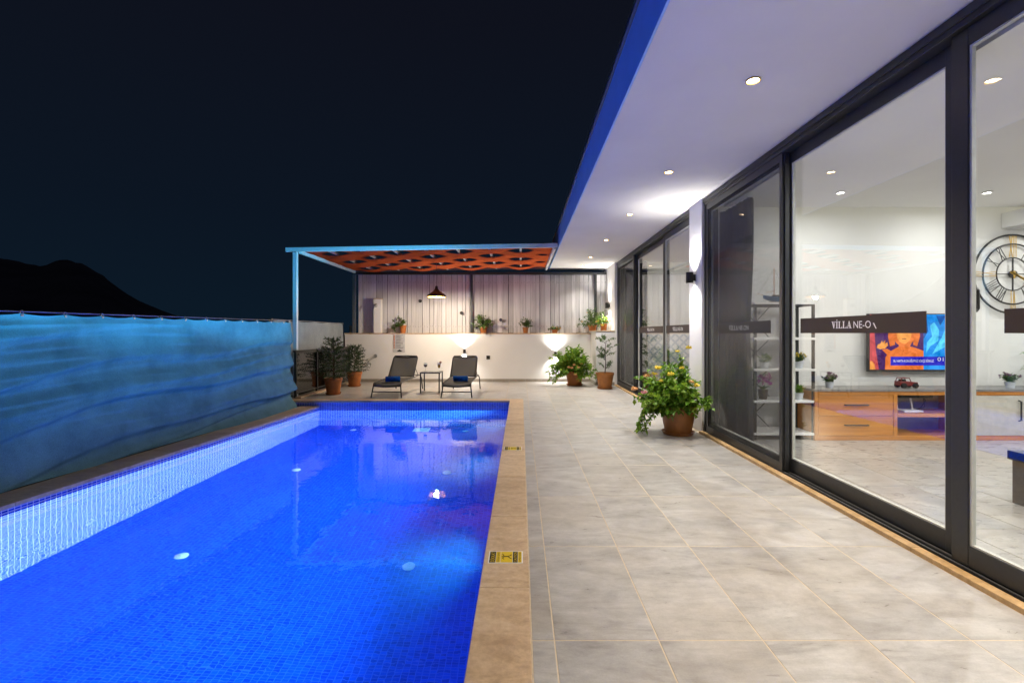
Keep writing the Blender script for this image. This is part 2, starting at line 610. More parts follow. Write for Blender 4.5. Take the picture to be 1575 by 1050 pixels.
prof = [(-900, 330), (-420, 372), (-200, 420), (-60, 392), (0, 396), (40, 405), (68, 409), (90, 401), (108, 401), (128, 405), (160, 424), (200, 455), (225, 467), (250, 478), (288, 492), (330, 503), (420, 520), (560, 540)]


def hill_z(x, Y):
    p = 801 + x * 728 / Y
    q = prof[0][1]
    if p >= prof[-1][0]: q = prof[-1][1]
    else:
        for (a, b), (c, d) in zip(prof, prof[1:]):
            if a <= p < c:
                q = b + (d - b) * (p - a) / (c - a); break
    h = EYE - (q - 512) * 520 / 728.0 + 5
    t = (Y - 520) / 260.0
    f = max(0.0, 1 - abs(t) ** 1.3) ** 1.6
    n = mnoise.fractal(Vector((x * .035, Y * .035, 3)), 1, 2, 5)
    return -5.5 + max(0, h) * f * (1 + .02 * n) + n * 1.2 * f + .9 * mnoise.noise(Vector((x * .3, Y * .3, 0))) * f


mb = MB(); mb.grid(lambda u, v: (-1250 + 1150 * u, 280 + 480 * v, hill_z(-1250 + 1150 * u, 280 + 480 * v)), 260, 60)
tag(mb.build('hill', M['hill'], smooth=60), kind='structure')

# ================================================================ the pool
Y0, Y1 = -1.3, 9.24          # near and far end
XR = -.204                    # inner edge at the house side
ZW, ZB = -.188, -1.68          # water level, bottom


def xl(y): return -4.51 + .0627 * y


pool = MB()
def q4(a, b, c, d, uv): pool.poly([a, b, c, d], uv)
q4((xl(Y0), Y0, ZB), (XR, Y0, ZB), (XR, Y1, ZB), (xl(Y1), Y1, ZB), [(xl(Y0), Y0), (XR, Y0), (XR, Y1), (xl(Y1), Y1)])
q4((xl(Y1), Y1, ZB), (XR, Y1, ZB), (XR, Y1, -.03), (xl(Y1), Y1, -.03), [(xl(Y1), ZB), (XR, ZB), (XR, -.03), (xl(Y1), -.03)])
q4((-4.5, Y1, -.4), (xl(Y1), Y1, -.4), (xl(Y1), Y1, -.03), (-4.5, Y1, -.03), [(-4.5, -.4), (xl(Y1), -.4), (xl(Y1), -.03), (-4.5, -.03)])
q4((xl(Y0), Y0, ZB), (xl(Y1), Y1, ZB), (xl(Y1), Y1, -.135), (xl(Y0), Y0, -.135), [(Y0, ZB), (Y1, ZB), (Y1, -.135), (Y0, -.135)])
q4((XR, Y1, ZB), (XR, Y0, ZB), (XR, Y0, -.03), (XR, Y1, -.03), [(Y1, ZB), (Y0, ZB), (Y0, -.03), (Y1, -.03)])
q4((XR, Y0, ZB), (xl(Y0), Y0, ZB), (xl(Y0), Y0, -.03), (XR, Y0, -.03), [(XR, ZB), (xl(Y0), ZB), (xl(Y0), -.03), (XR, -.03)])
pool.m[0] = 1
tag(pool.build('pool_basin', [M['mosaic'], M['mosaic_floor']]), kind='structure')
mb = MB(); mb.poly([(xl(Y0) + .001, Y0 + .001, ZW), (XR - .001, Y0 + .001, ZW), (XR - .001, Y1 - .001, ZW), (xl(Y1) + .001, Y1 - .001, ZW)])
wo = tag(mb.build('pool_water', M['water']), kind='structure')
wo.cycles.is_caustics_caster = True
wo.data.shade_smooth()

mb = MB()
mb.prism([(x, y, ZB + .004) for x, y in ((xl(Y0) + .004, Y0 + .004), (XR - .004, Y0 + .004), (XR - .004, Y1 - .004), (xl(Y1) + .004, Y1 - .004))], (0, 0, ZW - .008 - ZB))
b = MatB('slightly_cloudy_water'); pv = b.n('ShaderNodeVolumePrincipled')
pv.inputs['Color'].default_value = (.06, .52, 1, 1); pv.inputs['Density'].default_value = .022; pv.inputs['Anisotropy'].default_value = .2
b.l(pv.outputs[0], b.out.inputs[1])
tag(mb.build('pool_water_body', b.m), kind='structure')

# coping stones: house side, far end, and the lower overflow edge by the fence
cop = bpy.data.objects.new('pool_coping', None); COL.objects.link(cop); cop.location = (-.08, 4, 0); tag(cop, kind='structure')
ys = [-1.3, -.34, .6, 1.53, 2.46, 3.41, 4.36, 5.3, 6.24, 7.18, 8.1, 9.0, 9.5]
for a, b in zip(ys, ys[1:]):
    mb = MB(); mb.box(-.216, .044, a + .0015, b - .0015, -.035, .001)
    mb.build('coping_stone', M['trav'], cop, bevel=.003, seg=1)
xs = [-.2175 - k * .9 for k in range(6)]
xs[-1] = -4.62
for a, b in zip(xs, xs[1:]):
    mb = MB(); mb.box(b + .0015, a - .0015, 9.228, 9.4985, -.035, .001)
    mb.build('coping_stone', M['trav'], cop, bevel=.003, seg=1)
ang = math.atan(.0627)
yy = -1.3
while yy < 9.2:
    e = min(yy + .88, 9.226)
    p = [(xl(yy) + .012, yy + .0015), (xl(e) + .012, e - .0015), (xl(e) - .36, e - .0015), (xl(yy) - .36, yy + .0015)]
    mb = MB(); mb.prism([(x, y, -.134) for x, y in p][::-1], (0, 0, .034)); mb.build('coping_stone', M['trav'], cop, bevel=.003, seg=1)
    yy += .88
mb = MB(); mb.poly([(xl(Y0) - .36, Y0, -.136), (xl(Y1) - .36, Y1, -.136), (xl(Y1) - .36, Y1, -2.2), (xl(Y0) - .36, Y0, -2.2)][::-1])
mb.poly([(xl(Y0) - .36, Y0, -.136), (xl(Y0), Y0, -.136), (xl(Y1), Y1, -.136), (xl(Y1) - .36, Y1, -.136)])
tag(mb.build('pool_outer_wall', M['conc']), kind='structure')

# underwater lamps in the house-side wall, facing the fence
pl = thing('pool_lamp', '', 'pool lamp')
mb = MB(); mb.lathe([(.088, 0), (.088, -.018), (.07, -.03), (.066, -.03)], (0, 0, 0), 24, 'x'); mb.build('rim', M['steel'], pl, smooth=30)
mb = MB(); mb.lathe([(.066, -.028), (.055, -.044), (.03, -.053), (.0001, -.056)], (0, 0, 0), 24, 'x'); mb.build('lens', M['pool_led'], pl, smooth=60)
PC = (.10, .62, 1.0)
lamp('pool_flood', 'SPOT', (-.075, 0, 0), pl, POOL_W, PC, spot_size=radians(164), spot_blend=.6, shadow_soft_size=.06, rot=(0, radians(114), 0))
lamp('pool_beam', 'SPOT', (-.075, 0, 0), pl, POOL_W * 1.2, (.76, .58, 1.0), spot_size=radians(78), spot_blend=1.0, shadow_soft_size=.06, rot=(0, radians(92), 0))
lamp('added_net_spot', 'SPOT', (-.075, 0, 0), pl, POOL_W * 3.4, (.07, .60, 1.0), spot_size=radians(70), spot_blend=.8, shadow_soft_size=.06, rot=(0, radians(146), 0))  # extra upward spot, added to throw more blue onto the net fence
for c in pl.children:
    if c.type == 'LIGHT':
        try: c.data.cycles.is_caustics_light = True
        except Exception as ex: print('caustic light', ex)
LY = [(1.15, 'just in front of the camera'), (3.42, 'beside the larger caution sticker'), (5.65, 'beyond the larger caution sticker'), (7.9, 'closest to the loungers'), (-.9, 'at the near end of the pool')]
for i, (y, w) in enumerate(LY):
    o = pl if i == 0 else copy_tree(pl)
    o.location = (XR - .002, y, -.62)
    tag(o, 'round blue underwater lamp under the coping ' + w, 'pool lamp', 'underwater lamps in the pool wall')

# floor inlets and drain
fi = thing('floor_inlet', '', 'pool inlet')
mb = MB(); mb.lathe([(.058, .0), (.058, .008), (.045, .016), (.03, .018), (.0001, .018)], n=20); mb.build('cover', M['white_paint'], fi, smooth=40)
mb = MB(); mb.lathe([(.022, .019), (.022, .026), (.0001, .027)], n=12); mb.build('screw_cap', M['white_paint'], fi, smooth=40)
k = 0
for x, w in ((-3.15, 'on the fence side'), (-1.04, 'on the house side')):
    for y, d in ((4.4, 'the one nearest the camera'), (6.65, 'the middle one of three'), (8.9, 'the one nearest the loungers')):
        o = fi if k == 0 else copy_tree(fi)
        o.location = (x, y, ZB); k += 1
        tag(o, 'white inlet cover in the pool floor %s, %s' % (w, d), 'pool inlet', 'inlet covers in the pool floor')
dr = thing('pool_drain', 'pale square drain grate in the pool floor near the far wall', 'drain', (-1.88, 8.95, ZB))
mb = MB(); mb.box(-2.03, -1.73, 8.82, 9.1, ZB, ZB + .012); mb.build('grate_frame', M['white_paint'], dr, bevel=.003)
for kx in range(6):
    mb = MB(); mb.box(-2.01 + kx * .046, -1.985 + kx * .046, 8.84, 9.08, ZB + .012, ZB + .018); mb.build('grate_bar', M['white_paint'], dr)

# ================================================================ the tiled deck
deck = bpy.data.objects.new('deck', None); COL.objects.link(deck); deck.location = (1.2, 5, 0); tag(deck, kind='structure')
mb = MB(); mb.box(.0445, 2.358, -1.6, 13.1, -.12, -.0012); mb.box(-4.75, .0443, 9.5, 13.1, -.12, -.0013)
mb.build('grout_bed', M['grout'], deck)
TL, TW = .897, .4485
tile_cache = {}


def tile_obj(x0, x1, y0, y1, z, mat, parent, name='tile', th=.012):
    g = .0030
    w, l = x1 - x0 - 2 * g, y1 - y0 - 2 * g
    if w < .01 or l < .01: return
    key = (round(w, 4), round(l, 4), mat.name)
    me = tile_cache.get(key)
    if me is None:
        mb = MB(); c = .001; a, b = w / 2, l / 2
        mb.v = [(-a, -b, -th), (a, -b, -th), (a, b, -th), (-a, b, -th), (-a, -b, -c), (a, -b, -c), (a, b, -c), (-a, b, -c),
                (-a + c, -b + c, 0), (a - c, -b + c, 0), (a - c, b - c, 0), (-a + c, b - c, 0)]
        for s_ in (0, 4):
            for i in range(4):
                j = (i + 1) % 4; mb.face((s_ + i, s_ + j, s_ + 4 + j, s_ + 4 + i))
        mb.face((8, 9, 10, 11))
        o = mb.build(name, mat); o.parent = parent; me = o.data; tile_cache[key] = me
    else:
        o = bpy.data.objects.new(name, me); COL.objects.link(o); o.parent = parent
    o.location = Vector(((x0 + x1) / 2, (y0 + y1) / 2, z)) - wloc(parent)
    o.rotation_euler = (random.uniform(-.0006, .0006), random.uniform(-.0006, .0006), 0)


def tile_field(rx, ry, z, mat, parent, ox=.145, oy=2.036):
    i = math.floor((rx[0] - ox) / TW)
    while ox + i * TW < rx[1] - .001:
        a, b = max(rx[0], ox + i * TW), min(rx[1], ox + (i + 1) * TW)
        j = math.floor((ry[0] - oy) / TL)
        while oy + j * TL < ry[1] - .001:
            c, d = max(ry[0], oy + j * TL), min(ry[1], oy + (j + 1) * TL)
            tile_obj(a, b, c, d, z, mat, parent); j += 1
        i += 1


tile_field((.145, 2.356), (-1.6, 12.8), 0, M['tile'], deck)
tile_field((.0475, .145), (-1.6, 9.5), 0, M['tile'], deck)
tile_field((-4.72, .145), (9.5, 12.8), 0, M['tile'], deck)

# ================================================================ the house
house = thing('villa', 'white modern villa with flat roof, deep soffit and full-height dark framed sliding glass doors', 'house', (3.2, 6, 0))
XG = 2.45
RY0, RY1 = -3.0, 13.45
mb = MB(); mb.box(.80, 9.2, RY0, RY1, 3.1, 3.5); mb.build('roof', M['ceil'], house, bevel=.004)
mb = MB(); mb.box(.783, .7995, RY0, RY1, 3.097, 3.499); mb.build('fascia_board', simple('pool_lit_fascia_blue', (.34, .58, .92), .6, .3, 0, .06, 3), house, bevel=.002)  # the pool light's blue is put into the board's base colour
mb = MB(); mb.box(.76, 9.22, RY0 - .02, RY1 + .02, 3.5, 3.54); mb.build('roof_capping', M['alu_light'], house)
mb = MB(); mb.box(2.40, 2.66, 6.27, 6.745, 0, 3.0985); mb.build('pilaster', M['stucco'], house, bevel=.006)
mb = MB(); mb.box(2.37, 2.66, 11.93, 13.4, 0, 3.0985); mb.build('pilaster', M['stucco'], house, bevel=.006)
mb = MB(); mb.box(2.662, 8.0, 6.27, 6.42, 0, 3.0985); mb.build('partition_wall', M['roomwall'], house)
mb = MB(); mb.box(2.662, 7.0, 11.05, 11.2, 0, 3.0985); mb.build('far_room_wall', M['roomwall'], house)
mb = MB(); mb.box(8.0, 8.15, -3, 11.2, -.2, 3.0985); mb.build('end_wall', M['roomwall'], house)
mb = MB(); mb.box(2.3, 8.0, -3.15, -3, -.2, 3.0985); mb.build('near_wall', M['roomwall'], house)
mb = MB(); mb.box(2.40, 2.66, -3, -1.12, 0, 3.0985); mb.build('front_wall', M['stucco'], house)
# indoor floor
infl = bpy.data.objects.new('indoor_floor', None); COL.objects.link(infl); infl.location = (4, 3, 0); tag(infl, kind='structure')
mb = MB(); mb.box(2.36, 8.0, -3, 11.2, -.12, -.0035); mb.build('grout_bed', M['grout'], infl)
tile_field((2.60, 8.0), (.25, 6.268), 0, M['tile_in'], infl, .145 + .1, 2.3)
mb = MB(); mb.box(2.60, 8, 6.43, 11.05, -.003, .0); mb.build('far_room_flooring', M['tile_in'], infl)
mb = MB(); mb.box(2.60, 8, -2.99, .245, -.003, .0); mb.build('near_room_flooring', M['tile_in'], infl)
# indoor ceilings, stopping short of the wall to leave the light cove
mb = MB(); mb.box(2.62, 8, -2.99, 6.10, 2.94, 2.965); mb.build('room_ceiling', M['ceil'], house)
mb = MB(); mb.box(2.62, 8, 6.425, 10.85, 2.94, 2.965); mb.build('room_ceiling', M['ceil'], house)
mb = MB(); mb.box(2.62, 8, 6.085, 6.1, 2.966, 3.02); mb.build('cove_lip', M['ceil'], house)
mb = MB(); mb.box(6.36, 7.98, 5.96, 6.266, 2.70, 2.90); mb.build('wall_bulkhead', M['roomwall'], house, bevel=.004)
mb = MB(); mb.box(2.7, 7.9, 6.11, 6.135, 2.985, 3.0); mb.build('cove_strip', M['cove'], house)
mb = MB(); mb.box(2.7, 6.9, 10.87, 10.9, 2.985, 3.0); mb.build('cove_strip', M['cove'], house)
mb = MB(); mb.box(2.66, 8, 6.252, 6.268, 0.0005, .08); mb.build('skirting', M['skirt'], house)
# door thresholds
for (a, b) in ((-1.1, 6.27), (6.745, 11.93)):
    y = a
    while y < b - .05:
        e = min(y + 1.32, b)
        mb = MB(); mb.box(2.357, 2.42, y + .001, e - .001, -.03, .028); mb.build('sill_stone', M['sillstone'], house, bevel=.004)
        y = e
    mb = MB(); mb.box(2.4205, 2.60, a, b, -.03, .018)
    for xr in (2.432, 2.474, 2.522, 2.566):
        mb.box(xr, xr + .009, a, b, .018, .036)
    mb.build('sliding_track', [M['alu']], house, bevel=.002)
    mb = MB()
    for xr in (2.447, 2.497, 2.545):
        mb.box(xr, xr + .012, a, b, .0182, .030)
    mb.build('track_runner', M['alu_light'], house)
    mb = MB(); mb.box(2.425, 2.61, a, b, 3.0, 3.0985)
    mb.box(2.412, 2.4248, a, b, 3.035, 3.075)
    mb.build('door_header', M['alu'], house, bevel=.003)
    for (c, d) in ((a, a + .035), (b - .035, b)):
        mb = MB(); mb.box(2.43, 2.6, c + .0005, d - .0005, .037, 2.9995); mb.build('door_jamb', M['alu'], house)


def door(y0, y1, x, label, screen=False, handle=None):
    d = bpy.data.objects.new('sliding_door', None); COL.objects.link(d); d.parent = house
    d.location = Vector((x, (y0 + y1) / 2, .03)) - house.location
    d['label'] = label
    t = .022; z0, z1 = .038, 2.998
    for (c, e) in ((y0, y0 + .10), (y1 - .10, y1)):
        mb = MB(); mb.box(x - t, x + t, c, e, z0, z1); mb.build('stile', M['alu'], d, bevel=.004)
    mb = MB(); mb.box(x - t + .002, x + t - .002, y0 + .1, y1 - .1, z0, z0 + .115); mb.build('bottom_rail', M['alu'], d, bevel=.003)
    mb = MB(); mb.box(x - t + .002, x + t - .002, y0 + .1, y1 - .1, z1 - .10, z1); mb.build('top_rail', M['alu'], d, bevel=.003)
    mb = MB(); a, b = y0 + .1, y1 - .1
    for (p, q, r, s_) in ((a, a + .012, z0 + .115, z1 - .1), (b - .012, b, z0 + .115, z1 - .1), (a + .012, b - .012, z0 + .115, z0 + .125), (a + .012, b - .012, z1 - .11, z1 - .1)):
        mb.box(x - .012, x + .012, p, q, r, s_)
    mb.build('gasket', M['gasket'], d)
    mb = MB(); mb.box(x - .004, x + .004, y0 + .112, y1 - .112, z0 + .125, z1 - .11); mb.build('pane', M['glass'], d)
    if screen:
        mb = MB(); xs_ = x - .034
        mb.box(xs_ - .001, xs_ + .001, y0 + .06, y1 - .06, z0 + .07, z1 - .07); mb.build('insect_screen', M['screen'], d)
        mb = MB()
        for (c, e) in ((y0 + .015, y0 + .06), (y1 - .06, y1 - .015)):
            mb.box(xs_ - .008, xs_ + .008, c, e, z0, z1)
        mb.box(xs_ - .008, xs_ + .008, y0 + .06, y1 - .06, z0, z0 + .07); mb.box(xs_ - .008, xs_ + .008, y0 + .06, y1 - .06, z1 - .07, z1)
        mb.build('screen_frame', M['alu'], d)
    if handle is not None:
        mb = MB(); hx = x + .022
        mb.tube([(hx, handle, 1.44), (hx + .022, handle, 1.443), (hx + .03, handle, 1.455), (hx + .03, handle, 1.555), (hx + .022, handle, 1.567), (hx, handle, 1.57)], .009, 8)
        mb.build('handle', M['black'], d, smooth=50)
    return d


door(4.40, 6.23, 2.478, 'door leaf behind a dark insect screen beside the near pilaster', True)
door(2.70, 4.50, 2.532, 'clear glass leaf in front of the television')
door(.85, 2.70, 2.478, 'clear glass leaf in front of the wall clock', False, 2.62)
door(-1.06, .88, 2.532, 'clear glass leaf beside the camera')
door(10.2, 11.89, 2.478, 'far door leaf behind a dark insect screen', True)
door(8.12, 10.25, 2.532, 'clear glass leaf of the far room')
door(6.79, 8.18, 2.478, 'clear glass leaf beside the sconce pilaster', False, 8.08)

# ---------------------------------------------------------------- glass signs
def serif_villa(mb, fn, w, h):
    """VİLLA in heavy slab-serif letters"""
    def P(pts): mb.poly([fn(*p) for p in pts])
    u = w / 4.55
    def V(x):
        P([(x + .10 * u, h), (x + .42 * u, h), (x + .66 * u, 0), (x + .46 * u, 0)]); P([(x + .74 * u, h), (x + .86 * u, h), (x + .60 * u, 0.0), (x + .52 * u, .12 * h)])
        P([(x, h * .93), (x + .5 * u, h * .93), (x + .5 * u, h * 1.001), (x, h * 1.001)]); P([(x + .62 * u, h * .93), (x + .98 * u, h * .93), (x + .98 * u, h * 1.001), (x + .62 * u, h * 1.001)])
    def I(x):
        P([(x + .12 * u, .07 * h), (x + .36 * u, .07 * h), (x + .36 * u, .93 * h), (x + .12 * u, .93 * h)])
        P([(x, 0), (x + .48 * u, 0), (x + .48 * u, .07 * h), (x, .07 * h)]); P([(x, .93 * h), (x + .48 * u, .93 * h), (x + .48 * u, h), (x, h)])
    def L(x):
        I(x); P([(x + .48 * u, 0), (x + .86 * u, 0), (x + .86 * u, .3 * h), (x + .80 * u, .3 * h), (x + .70 * u, .08 * h), (x + .48 * u, .07 * h)])
    def A(x):
        P([(x + .12 * u, 0), (x + .24 * u, 0), (x + .52 * u, .86 * h), (x + .46 * u, h)]); P([(x + .46 * u, h), (x + .60 * u, h), (x + .94 * u, 0), (x + .64 * u, 0)])
        P([(x + .28 * u, .26 * h), (x + .66 * u, .26 * h), (x + .66 * u, .34 * h), (x + .30 * u, .34 * h)])
        P([(x, 0), (x + .38 * u, 0), (x + .38 * u, .07 * h), (x, .07 * h)]); P([(x + .52 * u, 0), (x + 1.05 * u, 0), (x + 1.05 * u, .07 * h), (x + .52 * u, .07 * h)])
    V(0); I(1.0 * u); L(1.56 * u); L(2.5 * u); A(3.42 * u)
    P([(1.16 * u, 1.1 * h), (1.34 * u, 1.1 * h), (1.34 * u, 1.25 * h), (1.16 * u, 1.25 * h)])


def sign(label, x, ya, yb, zt, text=None, sliver=False):
    """vinyl band on the outside of a pane from ya down to yb (towards the camera)"""
    s = MB(); s.box(x - .0016, x, yb, ya, 1.319, zt)
    o = s.build('glass_sign', M['signbrown']); tag(o, label, 'sign', 'brown name bands stuck on the glass')
    if text:
        y_v, w_v, y_n, w_n, tail, h, zb = text
        mb = MB()
        serif_villa(mb, lambda u, v: (x - .0026, y_v - u, zb + v), w_v, h)
        add_text(mb, tail, lambda u, v: (x - .0026, y_n - u, zb + v), h, w_n)
        mb.build('lettering', M['letter'], o)
    if sliver:
        mb = MB(); mb.poly([(x - .0026, 3.392, 1.392), (x - .0026, 3.380, 1.392), (x - .0026, 3.356, 1.352), (x - .0026, 3.366, 1.352)][::-1]); mb.build('lettering', M['letter'], o)
    return o


xb = 2.532 - .0045
sign('brown VİLLA NE-ON name band on the glass before the shelving unit', xb, 4.275, 3.36, 1.450, (3.846, .238, 3.592, .178, 'NE-O', .055, 1.357))
sign('plain brown band overlapping the name band in front of the television', xb - .002, 3.407, 2.945, 1.457, None, True)
sign('brown band end on the glass below the wall clock', 2.478 - .0045, 2.42, 1.25, 1.443, (2.02, .238, 1.766, .23, 'NE-ON', .055, 1.357))
sign('brown name band behind the insect screen in front of the curtain', 2.478 - .0045, 5.92, 4.68, 1.445, (5.62, .238, 5.366, .23, 'NE-ON', .055, 1.352))
sign('small brown name band on the far room glass beside the sconce pilaster', 2.478 - .0045, 8.05, 6.92, 1.445, (7.70, .238, 7.446, .23, 'NE-ON', .055, 1.357))
sign('small brown name band on the far room glass between its two dark stiles', xb, 10.1, 8.30, 1.445, (9.45, .238, 9.196, .23, 'NE-ON', .055, 1.357))

# ---------------------------------------------------------------- soffit downlights
dl = thing('downlight', '', 'downlight')
mb = MB(); mb.lathe([(.050, -.001), (.050, -.005), (.042, -.006), (.038, .012)], n=24, cap=False); mb.build('trim_ring', M['gold'], dl, smooth=35)
mb = MB(); mb.lathe([(.0001, .0015), (.026, .0005), (.039, .004)], n=20); mb.build('lamp_face', M['bulb'], dl, smooth=40)
lamp('downlight_beam', 'SPOT', (0, 0, -.012), dl, DECK_W, (1, .84, .66), spot_size=radians(106), spot_blend=1.0, shadow_soft_size=.035)
dly = [(3.33, 'biggest and brightest one, beside the clear door'), (5.23, 'second one counted from the camera'), (7.1, 'third one counted from the camera'), (9.06, 'third one counted from the back wall'),
       (11.08, 'second one counted from the back wall'), (12.5, 'last one, against the back fence'), (1.45, 'overhead by the camera'), (-.45, 'behind the camera')]
for i, (y, w) in enumerate(dly):
    o = dl if i == 0 else copy_tree(dl)
    o.location = (1.635, y, 3.094)
    if y > 4:
        for c in o.children:
            if c.type == 'LIGHT':
                c.data = c.data.copy(); c.data.color = (1, .93, .83)
                if y > 12: c.data.energy *= .6
                elif y > 9: c.data.energy *= 1.35
    tag(o, 'gold rimmed soffit downlight, ' + w, 'downlight', 'downlights in the soffit row')

# ---------------------------------------------------------------- wall sconces
def sconce(loc, axis, label, w, r=.05, hh=.075):
    """up-and-down cylinder lamp; axis: 'x' the wall faces -x, 'y' the wall faces -y"""
    t = thing('wall_sconce', label, 'wall lamp', loc, 'up and down wall lamps')
    x, y, z = loc
    off = .075
    c = (x - off, y, z) if axis == 'x' else (x, y - off, z)
    mb = MB(); mb.lathe([(r - .008, -hh), (r, -hh), (r, hh), (r - .008, hh), (r - .008, hh - .012), (r - .008, -hh + .012)], c, 20, closed=True); mb.build('housing', M['black'], t, smooth=40)
    mb = MB()
    if axis == 'x': mb.box(x - off + r - .008, x - .0005, y - .03, y + .03, z - .045, z + .045)
    else: mb.box(x - .03, x + .03, y - off + r - .008, y - .0005, z - .045, z + .045)
    mb.build('wall_plate', M['black'], t, bevel=.003)
    mb = MB(); mb.disc((c[0], c[1], z + hh - .013), r - .009); mb.build('lens', M['led'], t)
    mb = MB(); mb.disc((c[0], c[1], z - hh + .013), r - .009, sgn=-1); mb.build('lens', M['led'], t)
    lamp('beam_up', 'SPOT', (c[0], c[1], z + hh + .002), t, w, (1, .95, .88), spot_size=radians(128), spot_blend=1.0, shadow_soft_size=.025, rot=(pi, 0, 0))
    lamp('beam_down', 'SPOT', (c[0], c[1], z - hh - .002), t, w, (1, .95, .88), spot_size=radians(128), spot_blend=1.0, shadow_soft_size=.025)
    return t


sconce((2.40, 6.52, 2.08), 'x', 'black cylinder wall lamp shining up and down on the pilaster above the flowering lantana', 75)
sconce((2.37, 12.6, 2.05), 'x', 'small black wall lamp on the end pilaster above the fence ledge', 70)
sconce((-1.52, 12.8, .83), 'y', 'low wall lamp shining behind the lounger with the upright back beside the socket', 75, .035, .05)
sconce((.93, 12.8, .76), 'y', 'low wall lamp half hidden behind the round leafy bush', 95, .035, .05)

# ================================================================ back wall, ledge and wooden fence
bw = thing('garden_wall', 'low white rendered wall with a stone capped ledge behind the loungers', 'wall', (-1.4, 13, 0))
mb = MB(); mb.box(-4.76, 1.898, 12.8, 13.3, 0, 1.288); mb.build('wall_body', M['plaster'], bw, bevel=.005)
for k in range(7):
    mb = MB(); mb.box(-4.77 + k * .953, -4.77 + (k + 1) * .953 - .002, 12.785, 13.3, 1.2885, 1.318); mb.build('cap_stone', M['trav'], bw, bevel=.003)
mb = MB(); mb.box(1.90, 2.368, 11.95, 13.3, 0, 1.36); mb.build('return_pier', M['plaster'], bw, bevel=.005)
mb = MB(); mb.box(1.885, 2.368, 11.935, 13.3, 1.3605, 1.385); mb.build('cap_stone', M['trav'], bw, bevel=.003)
for k in range(15):
    a = -4.75 + k * .4435
    mb = MB(); mb.box(a, min(a + .4415, 1.884), 12.787, 12.7995, .0005, .082); mb.build('skirting_tile', M['skirt'], bw, bevel=.002)
mb = MB(); mb.box(1.887, 1.8995, 11.94, 12.786, .0005, .082); mb.box(1.8998, 2.368, 11.938, 11.9495, .0005, .082); mb.build('skirting_tile', M['skirt'], bw)

wf = thing('wooden_fence', 'tall screen of whitewashed vertical boards standing behind the garden wall ledge', 'fence', (-1.1, 13.15, 1.32))
x = -4.50
rr = random.Random(3)
nails = MB(); plank_mesh_n = 0
while x < 2.36:
    w = rr.choice((.095, .11, .125, .14, .16, .19))
    e = min(x + w, 2.366)
    gap = rr.choice((.005, .007, .010, .014))
    dy = rr.uniform(-.006, .006); tilt = rr.uniform(-.0025, .0025)
    mb = MB()
    z0, z1 = 1.319, 2.94 + rr.uniform(-.01, .0)
    if rr.random() < .25: z0 += rr.uniform(0, .015)
    y0 = 13.12 + dy
    mb.prism([(x + tilt, y0, z0), (e - gap + tilt, y0, z0), (e - gap - tilt, y0, z1), (x - tilt, y0, z1)], (0, .022, 0))
    mb.build('plank', M['plank'], wf, bevel=.003, seg=1)
    for zz in (1.50, 2.72):
        for f in ((.3, .7) if w > .12 else (.5,)):
            c = (x + (e - x) * f, y0 - .001, zz + rr.uniform(-.008, .008))
            nails.disc(c, .0075, 'y', 8, 1)
    x = e
nails.build('nail', M['tyre'], wf)
mb = MB(); mb.box(-4.5, 2.36, 13.15, 13.19, 1.46, 1.54); mb.build('fence_rail', M['darkwood'], wf)
mb = MB(); mb.box(-4.5, 2.36, 13.15, 13.19, 2.68, 2.76); mb.build('fence_rail', M['darkwood'], wf)
for xx in (-1.36, 2.06):
    mb = MB(); mb.box(xx - .035, xx + .035, 13.03, 13.10, 1.3195, 2.93); mb.build('post', M['alu'], wf, bevel=.003)
mb = MB(); mb.box(-4.55, 2.366, 13.03, 13.11, 2.931, 2.99); mb.build('top_channel', M['alu'], wf)
# end strips seen where the net stops
mb = MB(); mb.box(-4.76, -4.70, 13.12, 13.16, 1.319, 1.52); mb.build('short_post', M['alu_light'], wf)

for i, (x, z, w) in enumerate(((-2.77, 2.2, 'beside the pendant lamp'), (-1.63, 1.87, 'beside the dark fence post'), (-.55, 1.68, 'low down between two potted plants'))):
    t = thing('fence_spotlight', 'small round unlit fitting fixed on the boards ' + w, 'light fitting', (x, 13.11, z), 'small fittings on the wooden fence')
    mb = MB(); mb.lathe([(.035, 0), (.035, -.015), (.012, -.018), (.012, -.04)], (x, 13.112, z), 14, 'y'); mb.build('mount', M['steel'], t, smooth=40)
    mb = MB(); mb.lathe([(.03, -.035), (.045, -.06), (.045, -.10), (.036, -.11), (.0001, -.10)], (x, 13.112, z), 14, 'y'); mb.build('lamp_head', M['alu'], t, smooth=40)

# shower column on the ledge
sc_ = thing('shower_column', 'white square column with a dark round tap standing on the wall ledge', 'shower column', (-3.9, 12.95, 1.318))
mb = MB(); mb.box(-4.0, -3.80, 12.85, 13.02, 1.3185, 2.24); mb.build('column_body', M['plaster'], sc_, bevel=.006)
mb = MB(); mb.box(-4.005, -3.795, 12.845, 13.025, 2.2405, 2.262); mb.build('column_cap', M['trav'], sc_)
mb = MB(); mb.lathe([(.05, 0), (.05, -.02), (.03, -.03), (.02, -.05), (.02, -.09)], (-3.93, 12.85, 2.07), 16, 'y'); mb.tube([(-3.93, 12.77, 2.07), (-3.96, 12.76, 2.02), (-3.98, 12.76, 1.97)], .014, 8); mb.build('tap', M['steel'], sc_, smooth=50)

